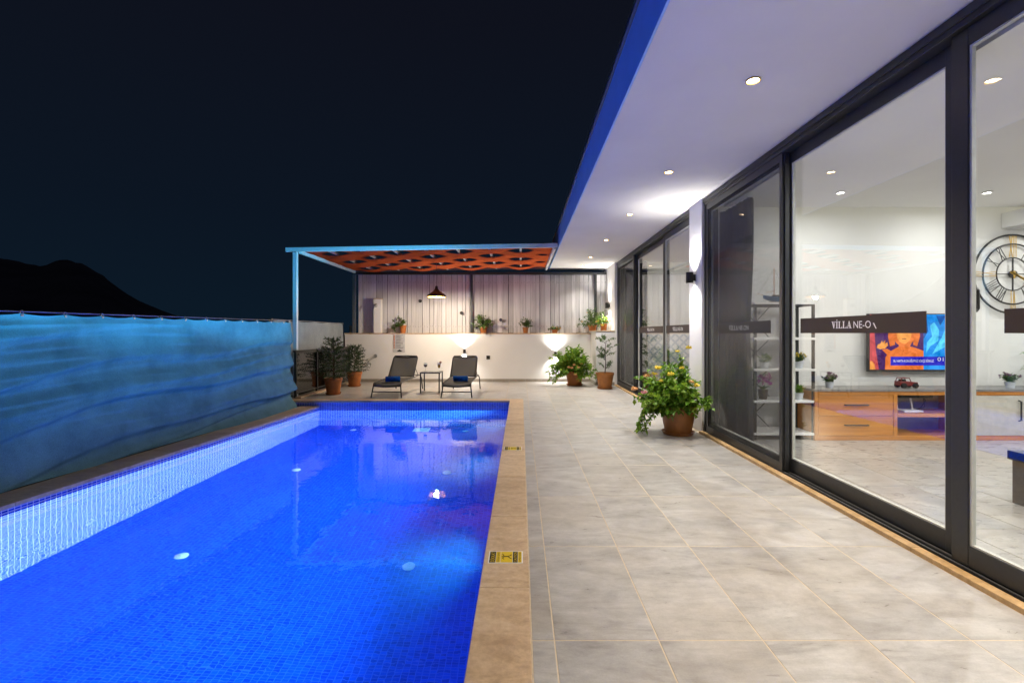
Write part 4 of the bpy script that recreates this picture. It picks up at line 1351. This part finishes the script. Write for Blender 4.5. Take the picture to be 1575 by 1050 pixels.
# ================================================================ caution stickers on the coping
def caution(y0, y1, label):
    x0, x1 = -.19, .012
    t = thing('caution_sticker', label, 'sticker', ((x0 + x1) / 2, (y0 + y1) / 2, .001), 'caution stickers on the coping')
    W_, H_ = x1 - x0, y1 - y0
    zt = .0022
    mb = MB(); mb.box(x0, x1, y0, y1, .0012, zt); mb.build('backing', M['letter'], t)
    def R(m, a, b, c, d, z=.0006):
        m.poly([(x0 + a * W_, y0 + c * H_, zt + z), (x0 + b * W_, y0 + c * H_, zt + z), (x0 + b * W_, y0 + d * H_, zt + z), (x0 + a * W_, y0 + d * H_, zt + z)])
    ye = simple('caution_yellow', (.68, .48, .01), .5, .3, 0, .05); bk = M['tyre']
    mb = MB(); R(mb, .22, .35, .04, .96); R(mb, .36, .70, .04, .96); R(mb, .86, .965, .04, .96); mb.build('yellow_field', ye, t)
    mb = MB(); R(mb, .035, .21, .04, .96); R(mb, .71, .85, .04, .96); mb.build('black_field', bk, t)
    # the text runs away from the camera, its top towards the pool
    def fn(a): return lambda u, v: (x0 + a * W_ - v, y0 + .09 * H_ + u, zt + .0012)
    mb = MB(); add_text(mb, 'DİKKAT', fn(.185), .115 * W_, .82 * H_); add_text(mb, 'CAUTION', fn(.825), .085 * W_, .82 * H_); mb.build('heading', ye, t)
    mb = MB(); add_text(mb, 'KAYGAN ZEMİN', fn(.315), .05 * W_, .8 * H_); mb.build('caption', bk, t)
    mb = MB(); add_text(mb, 'SLIPPERY FLOOR', fn(.94), .05 * W_, .8 * H_); mb.build('caption', bk, t)
    mb = MB()
    # slipping figure, lying along the sticker
    def S2(pts, w):
        P = [Vector((x0 + a * W_, y0 + b * H_, zt + .0012)) for a, b in pts]
        for p, q in zip(P, P[1:]):
            d = (q - p).normalized(); n = Vector((-d.y, d.x, 0)) * w * W_ / 2
            mb.poly([p - n, q - n, q + n, p + n])
    S2([(.44, .52), (.56, .55)], .045); S2([(.56, .55), (.62, .42), (.67, .34)], .03); S2([(.56, .55), (.63, .6), (.67, .7)], .03); S2([(.45, .53), (.41, .40), (.46, .30)], .022); S2([(.45, .53), (.43, .68), (.39, .76)], .022)
    mb.disc((x0 + .405 * W_, y0 + .53 * H_, zt + .0012), .022 * W_, 'z', 12)
    mb.build('slipping_figure', bk, t)
caution(2.715, 2.862, 'large clear yellow and black slippery floor sticker on the coping')
caution(5.33, 5.49, 'smaller looking yellow and black slippery floor sticker further along the coping')

# ================================================================ living room furniture
sb = thing('sideboard', 'long honey oak sideboard with grey top, drawers, open bays and pale doors', 'sideboard', (5.5, 6.0, 0))
SY0, SY1 = 5.82, 6.248
mb = MB()
mb.box(3.615, 3.66, SY0, SY1, .0005, .60); mb.box(7.45, 7.5, SY0, SY1, .0005, .60); mb.box(3.6605, 7.4495, SY0 + .001, SY1, .001, .055); mb.box(3.6605, 7.4495, SY0 + .001, SY1, .555, .60)
mb.box(4.585, 4.635, SY0 + .001, SY1, .0555, .5545); mb.box(5.50, 5.56, SY0 + .001, SY1, .0555, .5545); mb.box(6.85, 6.9, SY0 + .001, SY1, .0555, .5545)
mb.box(4.6355, 5.4995, SY0 + .002, SY1, .285, .325)
mb.build('carcass', M['oak'], sb, bevel=.002, seg=1)
mb = MB(); mb.box(3.661, 7.449, SY1 - .012, SY1 - .002, .056, .554); mb.build('back_panel', simple('grey_back_panel', (.30, .31, .33), .6), sb)
mb = MB(); mb.box(3.60, 7.515, SY0 - .012, SY1 + .002, .6005, .628); mb.build('counter_top', simple('grey_stone_top', (.17, .165, .16), .3), sb, bevel=.003)
for z0, z1 in ((.06, .30), (.305, .55)):
    mb = MB(); mb.box(3.665, 4.58, SY0 + .004, SY0 + .024, z0, z1); d = mb.build('drawer_front', M['oak'], sb, bevel=.003)
    zc = (z0 + z1) / 2 + .01
    mb = MB(); mb.tube([(3.985, SY0 + .004, zc), (3.985, SY0 - .022, zc), (4.265, SY0 - .022, zc), (4.265, SY0 + .004, zc)], .008, 8); mb.build('handle', M['black'], d, smooth=40)
for x0, x1, hx in ((5.565, 6.205, 6.13), (6.21, 6.845, 6.27)):
    mb = MB(); mb.box(x0, x1, SY0 + .004, SY0 + .022, .06, .55); d = mb.build('cabinet_door', simple('pale_grey_lacquer', (.50, .475, .42), .4), sb, bevel=.003)
    mb = MB(); mb.tube([(hx, SY0 + .004, .24), (hx, SY0 - .025, .25), (hx, SY0 - .025, .48), (hx, SY0 + .004, .49)], .009, 8); mb.build('handle', M['black'], d, smooth=40)
mb = MB(); mb.box(6.905, 7.445, SY0 + .004, SY0 + .022, .06, .55); mb.build('drawer_front', M['oak'], sb, bevel=.003)

# router in the open bay
t = thing('router', 'white router with upright antennas and a looping black cable in the open bay', 'router', (4.92, 5.98, .326))
mb = MB(); mb.box(4.80, 5.04, 5.92, 6.06, .326, .35); mb.build('router_body', M['letter'], t, bevel=.006)
for k, x in enumerate((4.80, 4.99)):
    mb = MB(); mb.tube([(x, 6.03, .345), (x - .02, 6.04, .50)], .010, 6); mb.build('antenna', M['letter'], t)
mb = MB(); mb.tube([(5.04, 6.03, .34), (5.12, 6.06, .37), (5.22, 6.1, .45), (5.2, 6.15, .52), (5.08, 6.2, .53)], .005, 6); mb.tube([(5.0, 6.1, .345), (5.1, 6.12, .335), (5.25, 6.15, .36), (5.26, 6.18, .47), (5.18, 6.22, .54)], .005, 6); mb.build('cable', M['black'], t, smooth=60)
t = thing('set_top_box', 'flat black box fixed under the sideboard top above the router', 'set-top box', (4.95, 6.05, .52))
mb = MB(); mb.box(4.74, 5.14, 5.9, 6.15, .51, .5535); mb.build('case', M['black'], t, bevel=.004)
mb = MB(); mb.box(4.76, 5.12, 5.897, 5.8995, .52, .545); mb.build('front_display', M['tyre'], t)

# television
TX0, TX1, TZ0, TZ1, TY = 4.53, 5.86, .815, 1.572, 6.16
t = thing('television', 'wall mounted flat television showing an orange figure beside a blue picture', 'television', (5.2, 6.2, .8))
mb = MB(); mb.box(TX0, TX1, TY, TY + .05, TZ0, TZ1); mb.build('casing', M['black'], t, bevel=.004)
mb = MB(); mb.box(4.9, 5.5, TY + .05, 6.267, 1.0, 1.4); mb.build('wall_bracket', M['black'], t)
e = {}
for nme, c, s_ in (('or', (1, .20, .02), 1.25), ('or2', (1, .34, .05), 1.35), ('pur', (.12, .02, .22), .8), ('pk', (.95, .10, .12), 1.0), ('bl', (.0, .30, .95), 1.3), ('bl2', (.08, .62, 1), 1.5), ('bl3', (.0, .12, .55), 1.0), ('bar', (.008, .004, .55), 1.3), ('wh', (.9, .9, 1), 1.3), ('dk', (.35, .03, .02), .8)):
    q = MatB('screen_' + nme); n_ = q.noise(q.coord('Object'), 7, 3, .55, 1.0); em_ = q.n('ShaderNodeEmission')
    q.l(q.ramp(n_, [(.32, tuple(x * .62 for x in c)), (.68, tuple(min(1, x * 1.05 + .05) for x in c))]), em_.inputs[0]); em_.inputs[1].default_value = s_
    q.l(em_.outputs[0], q.out.inputs[0]); e[nme] = q.m
em = list(e.keys()); mats = [e[k_] for k_ in em]
scr = MB(); sx0, sx1, sz0, sz1 = TX0 + .012, TX1 - .012, TZ0 + .03, TZ1 - .012
scw, sch = sx1 - sx0, sz1 - sz0
lev = [0]
def sp(key, pts, l=1):
    scr.cur = em.index(key); scr.poly([(sx0 + a * scw, TY - .001 - l * .0004, sz0 + b * sch) for a, b in pts])
def ell(key, cx, cyy, rx, ry_, l=1, n=20, ph=0):
    sp(key, [(cx + rx * cos(2 * pi * k / n + ph), cyy + ry_ * sin(2 * pi * k / n + ph)) for k in range(n)], l)
sp('pur', [(0, 0), (.535, 0), (.535, 1), (0, 1)], 0)
sp('pk', [(0, 0), (.09, 0), (.06, .35), (.045, .7), (.05, 1), (0, 1)], 1)
sp('or2', [(0, 0), (.055, 0), (.045, .10), (.02, .16), (0, .15)], 2)
sp('or', [(.15, 0), (.155, .22), (.19, .32), (.25, .38), (.29, .42), (.28, .5), (.42, .5), (.40, .42), (.45, .40), (.535, .34), (.535, 0)], 1)
ell('or', .34, .66, .115, .24, 2); ell('or2', .34, .66, .075, .19, 3)
sp('or', [(.20, .9), (.23, .95), (.45, .95), (.49, .85), (.50, .6), (.47, .42), (.43, .45), (.44, .7), (.40, .86), (.28, .86), (.245, .7), (.25, .45), (.20, .42), (.18, .6)], 4)
sp('dk', [(.315, .565), (.365, .565), (.36, .552), (.32, .552)], 5)
sp('or2', [(.065, .40), (.10, .37), (.15, .38), (.18, .44), (.175, .50), (.15, .47), (.155, .54), (.13, .49), (.12, .53), (.105, .47), (.08, .46)], 3)
sp('or', [(.12, .36), (.17, .38), (.25, .30), (.2, .22)], 2)
sp('bl', [(.535, 0), (1, 0), (1, 1), (.535, 1)], 0)
sp('bl2', [(.56, .30), (.60, .42), (.68, .52), (.69, .72), (.64, .86), (.60, .8), (.62, .6), (.57, .5)], 1); sp('bl2', [(.62, .28), (.76, .42), (.84, .7), (.9, .98), (.8, .98), (.72, .6)], 1)
sp('bl3', [(.535, .55), (.58, .7), (.56, 1), (.535, 1)], 2); sp('bl3', [(.66, .98), (.70, .8), (.76, .98)], 2); sp('bl3', [(.9, .0), (1, .0), (1, .8), (.94, .5)], 2)
sp('bar', [(.205, .075), (.97, .075), (.97, .235), (.205, .235)], 6)
scr.cur = em.index('wh'); add_text(scr, 'BU HAFTA KONUĞUMUZ SÖKÇE BİRKUZ', lambda u, v: (sx0 + .235 * scw + u, TY - .0042, sz0 + .135 * sch + v), .045 * sch, .40 * scw)
add_text(scr, '01', lambda u, v: (sx0 + .672 * scw + u, TY - .0042, sz0 + .155 * sch + v), .07 * sch, .06 * scw)
scr.build('screen', mats, t)

# clock
CX, CZ, CYk = 6.48, 2.095, 6.235
ck = thing('wall_clock', 'large open ring wall clock with roman numerals and gold hands', 'clock', (CX, 6.26, CZ))
def ring(R, rt, name='ring', m='black'):
    mb = MB(); mb.tube([(CX + R * cos(2 * pi * k / 64), CYk, CZ + R * sin(2 * pi * k / 64)) for k in range(64)], rt, 8, closed=True); return mb.build(name, M[m], ck, smooth=60)
ring(.515, .013); ring(.395, .011); ring(.215, .008)
mb = MB()
for a in (0, pi / 2, pi, 3 * pi / 2):
    mb.beam((CX + .03 * cos(a), CYk, CZ + .03 * sin(a)), (CX + .21 * cos(a), CYk, CZ + .21 * sin(a)), .010 if abs(cos(a)) > .5 else .016, .01, (0, 1, 0))
mb.build('spoke', M['black'], ck)
mb = MB(); mb.lathe([(.045, -.02), (.045, .015), (.0001, .02)], (CX, CYk, CZ), 16, 'y'); mb.build('hub', M['black'], ck)
num = ['XII', 'I', 'II', 'III', 'IIII', 'V', 'VI', 'VII', 'VIII', 'IX', 'X', 'XI']
for k, s_ in enumerate(num):
    a = pi / 2 - k * pi / 6
    rad = Vector((cos(a), 0, sin(a))); tan = Vector((sin(a), 0, -cos(a)))
    big = k % 3 == 0
    r0, r1 = .222, (.505 if big else .385)
    wd = {'I': .028, 'V': .05, 'X': .052}
    tot = sum(wd[c] for c in s_); q = -tot / 2
    mb = MB(); th = .007
    def seg(u0, ra, u1, rb):
        mb.beam(Vector((CX, CYk - .004, CZ)) + tan * u0 + rad * ra, Vector((CX, CYk - .004, CZ)) + tan * u1 + rad * rb, th, .006, (0, 1, 0))
    for c in s_:
        w_ = wd[c]; l_, m_, h_ = q + .006, q + w_ / 2, q + w_ - .006
        if c == 'I': seg(m_, r0, m_, r1)
        elif c == 'V': seg(l_, r1, m_, r0); seg(h_, r1, m_, r0)
        else: seg(l_, r0, h_, r1); seg(h_, r0, l_, r1)
        q += w_
    mb.build('numeral', M['gold'] if big else M['black'], ck)
for L, a, w_ in ((.20, radians(-28), .03), (.33, radians(-32), .02)):
    mb = MB(); d = Vector((cos(a), 0, sin(a))); c0 = Vector((CX, CYk - .026, CZ))
    n_ = Vector((-d.z, 0, d.x)) * w_ / 2
    mb.prism([tuple(c0 - d * .06 - n_), tuple(c0 + d * L * .8 - n_ * .8), tuple(c0 + d * L), tuple(c0 + d * L * .8 + n_ * .8), tuple(c0 - d * .06 + n_)], (0, .004, 0)); mb.build('hand', M['gold'], ck)
mb = MB(); mb.beam((CX, CYk - .022, CZ - .06), (CX, CYk - .022, CZ + .04), .022, .004, (0, 1, 0)); mb.build('hand', M['gold'], ck)
mb = MB(); mb.tube([(CX, CYk, CZ + .515), (CX, 6.268, CZ + .515)], .006, 6); mb.build('wall_hook', M['black'], ck)

# small plants and the toy on the sideboard
def small_plant(loc, label, seed, kind, r=.05, h=.075, name='small_plant', grp='little plants in white pots'):
    x, y, z = loc
    t = thing(name, label, 'potted plant', loc, grp)
    mb = MB(); mb.lathe([(r * .74, .0005), (r, h * .96), (r * 1.04, h), (r * .94, h), (r * .9, h * .85), (.0001, h * .85)], loc, 20); mb.build('pot', M['white_pot'], t, smooth=40)
    rn = Rnd(seed); lm = MB(); fm = MB()
    for k in range(46):
        az = rn.uniform(0, 2 * pi); el = rn.uniform(.75, 1.5)
        d = Vector((cos(az) * cos(el), sin(az) * cos(el), sin(el)))
        L = rn.uniform(.07, .125); p = Vector((x + rn.uniform(-.02, .02), y + rn.uniform(-.02, .02), z + h * .85))
        q = twig_path(p, d, L, .05, rn, 4, .15)
        for a in range(9):
            f = (.2 + .78 * a / 9) * 3.99; i = int(f); c = q[i].lerp(q[min(i + 1, 4)], f - i)
            leaf(lm, c, d * .7 + rn.unit() * .7, rn.unit(), .035 * rn.uniform(.7, 1.2), .012)
        if kind in ('lav', 'yel') and k % 2:
            for a in range(6):
                leaf(fm, q[-1] + rn.unit() * .008, d + rn.unit() * .7, rn.unit(), .026, .016)
    lm.build('foliage', M['leaf_mid'] if kind != 'grass' else M['leaf'], t)
    if fm.v: fm.build('blossom', M['lav'] if kind == 'lav' else M['fleur_y'], t)
small_plant((3.90, 5.98, .6285), 'little lavender tinted plant in a white pot on the sideboard end by the shelving', 71, 'lav')
small_plant((6.18, 5.98, .6285), 'little lavender plant in a white pot on the sideboard below the clock', 73, 'lav', .055)

t = thing('toy_car', 'small dark red toy off-road car on the sideboard below the television', 'toy car', (4.86, 5.97, .6285))
def tc(a, b, c, d, e_, f): return (4.86 + a, 4.86 + b, 5.97 + c, 5.97 + d, .6285 + e_, .6285 + f)
mb = MB(); mb.prism([(4.86 + a, 5.925, .6285 + b) for a, b in ((-.115, .03), (.115, .03), (.115, .075), (.03, .08), (.02, .085), (-.02, .085), (-.115, .085))], (0, .09, 0)); mb.build('body', M['red_toy'], t, bevel=.004)
mb = MB(); mb.tube([(4.86 + .03, 5.93, .708), (4.86 + .01, 5.93, .755), (4.86 - .085, 5.93, .755), (4.86 - .1, 5.93, .712)], .005, 6); mb.tube([(4.86 + .03, 6.01, .708), (4.86 + .01, 6.01, .755), (4.86 - .085, 6.01, .755), (4.86 - .1, 6.01, .712)], .005, 6)
mb.box(*tc(-.088, .012, -.04, .04, .122, .130)); mb.build('roll_cage', M['red_toy'], t)
mb = MB(); mb.box(*tc(-.07, -.03, -.035, .035, .085, .11)); mb.build('seat', M['tyre'], t)
for a in (-.07, .075):
    for b in (-.052, .052):
        mb = MB(); mb.lathe([(.012, -.014), (.032, -.014), (.034, 0), (.032, .014), (.012, .014)], (4.86 + a, 5.97 + b, .6285 + .034), 16, 'y'); mb.build('wheel', M['tyre'], t, smooth=40)
mb = MB()
for b in (-.028, .028): mb.lathe([(.012, .001), (.012, .008), (.0001, .009)], (4.86 + .115, 5.97 + b, .6285 + .058), 12, 'x')
mb.build('headlight', M['letter'], t)

# arching palm in the corner
t = thing('palm_plant', 'green palm with arching fronds standing on the sideboard beside the clock', 'potted plant', (6.86, 6.0, .6285))
mb = MB(); mb.lathe([(.08, .0005), (.12, .18), (.125, .2), (.11, .2), (.105, .17), (.0001, .17)], (6.86, 6.0, .6285), 24); mb.build('pot', M['white_pot'], t, smooth=40)
rn = Rnd(81); lm = MB()
for k in range(11):
    az = 2 * pi * k / 11 + .25; d = Vector((cos(az), sin(az) * .35 - .12, .95))
    q = twig_path(Vector((6.86, 5.99, .80)), d, .55, .42, rn, 8, .05)
    lm.tube(q, .003, 4)
    for a in range(30):
        f = (.2 + .79 * a / 30) * 7.99; i = int(f); c = q[i].lerp(q[min(i + 1, 8)], f - i); ax = (q[min(i + 1, 8)] - q[i]).normalized()
        sd = ax.cross(Vector((0, 0, 1))).normalized() * (1 if a % 2 else -1)
        if c.y + .1 < 6.25: leaf(lm, c, sd * .9 + ax * .7, Vector((0, 0, 1)), .13 * (1 - .5 * a / 30), .014)
lm.build('foliage', M['leaf'], t)

# shelving unit
su = thing('shelving_unit', 'black metal shelving unit with white shelves standing behind the glass', 'shelf', (3.25, 6.05, 0))
XA, XB, XM, YA, YB = 2.90, 3.62, 3.36, 5.86, 6.2
for x in (XA, 3.42, XB):
    for y in (YA, YB):
        if x == 3.42 and y == YA: continue
        mb = MB(); mb.box(x - .014, x + .014, y - .014, y + .014, .001, 1.655); mb.build('post', M['black'], su)
mb = MB()
for y in (YA, YB): mb.box(XA - .013, XB + .013, y - .012, y + .012, 1.6552, 1.675)
for x in (XA, XB): mb.box(x - .012, x + .012, YA + .0125, YB - .0125, 1.6552, 1.675)
mb.build('top_frame', M['black'], su)
SZ = [.06, .46, .85, 1.235]
for z in SZ:
    mb = MB(); mb.box(XA - .02, XB + .02, YA - .03, YB + .02, z, z + .028); mb.build('shelf_board', M['letter'], su, bevel=.002)
mb = MB(); mb.box(XA - .02, 3.36, YA - .03, YB + .02, 1.6755, 1.70); mb.build('shelf_board', M['letter'], su, bevel=.002)
mb = MB()
for z0, z1 in zip(SZ, SZ[1:] + [1.655]):
    mb.tube([(XA, YB + .018, z0 + .03), (3.26, YB + .018, z1)], .006, 5); mb.tube([(3.26, YB + .018, z0 + .03), (XA, YB + .018, z1)], .006, 5)
    mb.tube([(3.44, YB + .018, z0 + .03), (XB, YB + .018, z1)], .006, 5)
mb.build('cross_brace', M['black'], su)
small_plant((3.475, 5.93, .8785), 'little yellow flowering plant in a white pot on the upper white shelf', 75, 'yel', .062, .085)
small_plant((3.475, 5.93, .4885), 'tufted green plant in a white pot on the lower white shelf', 77, 'grass', .062, .085)
small_plant((3.08, 5.98, .8785), 'pale leafy plant in a white pot on the shelf behind the insect screen', 79, 'grass', .055, .075)
# orchid
t = thing('orchid', 'magenta orchid in a dark pot on the shelf behind the insect screen', 'potted plant', (3.06, 5.98, .4885))
mb = MB(); mb.lathe([(.045, .0005), (.06, .12), (.05, .12), (.0001, .11)], (3.06, 5.98, .4885), 18); mb.build('pot', M['darkwood'], t, smooth=40)
rn = Rnd(85); lm = MB(); fm = MB()
for k in range(7):
    a = 2 * pi * k / 7; leaf(lm, Vector((3.06, 5.98, .60)), Vector((cos(a), sin(a), .8)), Vector((0, 0, 1)), .12, .035)
lm.tube([(3.06, 5.98, .6), (3.05, 5.97, .7), (3.08, 5.96, .78)], .003, 5)
for k in range(26):
    p = Vector((3.07 + rn.uniform(-.07, .08), 5.96 + rn.uniform(-.03, .03), .74 + rn.uniform(-.05, .07)))
    for j in range(4): leaf(fm, p, rn.unit(), rn.unit(), .035, .03)
lm.build('foliage', M['leaf_mid'], t); fm.build('blossom', M['fleur_v'], t)
# model ship
t = thing('model_ship', 'model sailing ship with a blue hull on top of the shelving unit', 'ornament', (3.22, 5.98, 1.70))
def hull(u, v):
    a = (u - .5) * 2; x = .16 * a; w_ = .045 * max(0.02, 1 - abs(a) ** 2.4)
    th = pi * v
    return (3.22 + x, 5.98 - w_ * cos(th), 1.7755 + .025 * a * a - .06 * (1 - .35 * abs(a) ** 3) * sin(th))
mb = MB(); mb.grid(hull, 18, 8); mb.build('hull', simple('blue_hull_paint', (.03, .10, .20), .45), t, smooth=60)
mb = MB(); mb.grid(lambda u, v: (3.22 + .155 * (u - .5) * 2, 5.98 + .043 * max(.02, 1 - abs((u - .5) * 2) ** 2.4) * (v - .5) * 2, 1.774 + .025 * ((u - .5) * 2) ** 2), 14, 4); mb.box(3.18, 3.26, 5.965, 5.995, 1.775, 1.80); mb.build('deck', M['darkwood'], t)
mb = MB(); mb.tube([(3.20, 5.98, 1.77), (3.20, 5.98, 2.14)], .0045, 6); mb.tube([(3.29, 5.98, 1.77), (3.29, 5.98, 2.08)], .004, 6); mb.tube([(3.06, 5.98, 1.80), (2.99, 5.98, 1.815)], .003, 5); mb.tube([(3.20, 5.98, 1.85), (3.10, 5.98, 1.83)], .003, 5); mb.build('mast', M['rugwood'], t)
mb = MB()
for a, b in (((3.20, 2.13), (3.0, 1.815)), ((3.20, 2.13), (3.37, 1.80)), ((3.29, 2.07), (3.37, 1.80))): mb.tube([(a[0], 5.98, a[1]), (b[0], 5.98, b[1])], .0014, 4)
mb.build('rigging', M['black'], t)
mb = MB(); mb.box(3.15, 3.29, 5.955, 6.005, 1.7005, 1.716); mb.build('stand', M['darkwood'], t)

# curtain gathered beside the partition
def curtain(y0, y1, x, zt, label, n=9, taper=.1):
    o = MB()
    def f(u, v):
        a = y1 - (y1 - y0) * u * (1 - taper * math.exp(-((v - .45) / .22) ** 2))
        return (x + .045 * sin(u * n * 2 * pi) + .012 * sin(u * n * 4.7 * pi + v * 2) - .06 * max(0, 1 - u * 5), a, .03 + (zt - .03) * v)
    o.grid(f, 150, 18)
    ob = o.build('curtain', M['curtain'], None, smooth=70, solid=.002)
    tag(ob, label, 'curtain', 'charcoal curtains beside the doors')
curtain(5.50, 6.255, 2.685, 2.90, 'charcoal curtain gathered behind the insect screen beside the near pilaster', 8, .12)
curtain(6.80, 7.08, 2.76, 2.90, 'narrow charcoal curtain in the far room beside the pilaster', 5, .06)
curtain(10.4, 11.0, 2.76, 2.90, 'charcoal curtain in the far room behind the screened door', 6, .06)

# coffee table
t = thing('coffee_table', 'dark brown block coffee table on the indoor tiles', 'coffee table', (4.3, 3.15, 0))
mb = MB(); mb.box(3.83, 4.75, 2.62, 3.69, .001, .335); mb.build('table_base', M['darkwood'], t, bevel=.004)
mb = MB(); mb.box(3.81, 4.78, 2.60, 3.71, .3355, .405); mb.build('table_top', simple('glossy_black_top', (.012, .012, .016), .08), t, bevel=.004)

# far room: patterned tiled wall, low wooden bench
def circles():
    b = MatB('circle_pattern_tile')
    v = b.coord("Object"); sx = b.n("ShaderNodeSeparateXYZ"); b.l(v, sx.inputs[0])
    def rings(ox):
        u = b.math('SUBTRACT', b.math('FRACT', b.math('ADD', b.math('DIVIDE', sx.outputs[0], .20), ox)), .5)
        w_ = b.math('SUBTRACT', b.math('FRACT', b.math('ADD', b.math('DIVIDE', sx.outputs[2], .20), ox)), .5)
        r = b.math('SQRT', b.math('ADD', b.math('MULTIPLY', u, u), b.math('MULTIPLY', w_, w_)))
        return b.math('LESS_THAN', b.math('ABSOLUTE', b.math('SUBTRACT', r, .40)), .07)
    f = b.math('MAXIMUM', rings(0), rings(.5))
    b.bsdf(b.mix(f, (.64, .66, .68), (.36, .43, .52)), .3, .5); return b.m
tw = MB(); tw.box(2.67, 7.0, 11.035, 11.049, .001, 1.30); tw.build('patterned_wall_tiling', circles(), house)
t = thing('low_bench', 'low orange brown wooden bench on the far room floor', 'bench', (3.6, 9.8, 0))
mb = MB(); mb.box(2.9, 5.2, 9.1, 10.4, .16, .24); mb.build('bench_top', M['rugwood'], t, bevel=.006)
for x in (2.95, 5.08):
    for y in (9.15, 10.28):
        mb = MB(); mb.box(x, x + .07, y, y + .07, .001, .1595); mb.build('leg', M['rugwood'], t)

# indoor downlights
il = thing('ceiling_spot', '', 'ceiling spotlight')
mb = MB(); mb.lathe([(.052, -.001), (.052, -.006), (.040, -.007), (.036, .01)], n=20, cap=False); mb.build('trim_ring', M['white_paint'], il, smooth=35)
mb = MB(); mb.lathe([(.0001, -.001), (.026, -.001), (.036, .003)], n=18); mb.build('lamp_face', M['bulb_w'], il)
lamp('spot_beam', 'AREA', (0, 0, -.015), il, ROOM_W, (1, .975, .94), shape='DISK', size=.09)
k = 0
for y, r_ in ((5.45, 'row along the television wall'), (3.4, 'middle row'), (1.2, 'row behind the sofa side')):
    for x, c_ in ((3.68, 'closest to the glass'), (5.37, 'second from the glass'), (7.05, 'third from the glass')):
        o = il if k == 0 else copy_tree(il); k += 1
        o.location = (x, y, 2.934)
        if y < 5:
            for c in o.children:
                if c.type == 'LIGHT': c.data = c.data.copy(); c.data.energy = ROOM_W * 2
        tag(o, 'small white ceiling spotlight in the %s, %s' % (r_, c_), 'ceiling spotlight', 'indoor ceiling spotlights')
for x, c_ in ((3.6, 'closest to the glass'), (5.2, 'further from the glass')):
    for y, r_ in ((8.0, 'near the partition'), (10.0, 'near the tiled wall')):
        o = copy_tree(il); o.location = (x, y, 2.934)
        tag(o, 'small white ceiling spotlight in the far room %s, %s' % (r_, c_), 'ceiling spotlight', 'indoor ceiling spotlights')

# surfaces that take light refracted out of the pool
for o in S.objects:
    if o.type == 'MESH' and o.name.split('.')[0] in ('net', 'fascia_board', 'front_beam', 'side_beam', 'post'):
        o.cycles.is_caustics_receiver = True
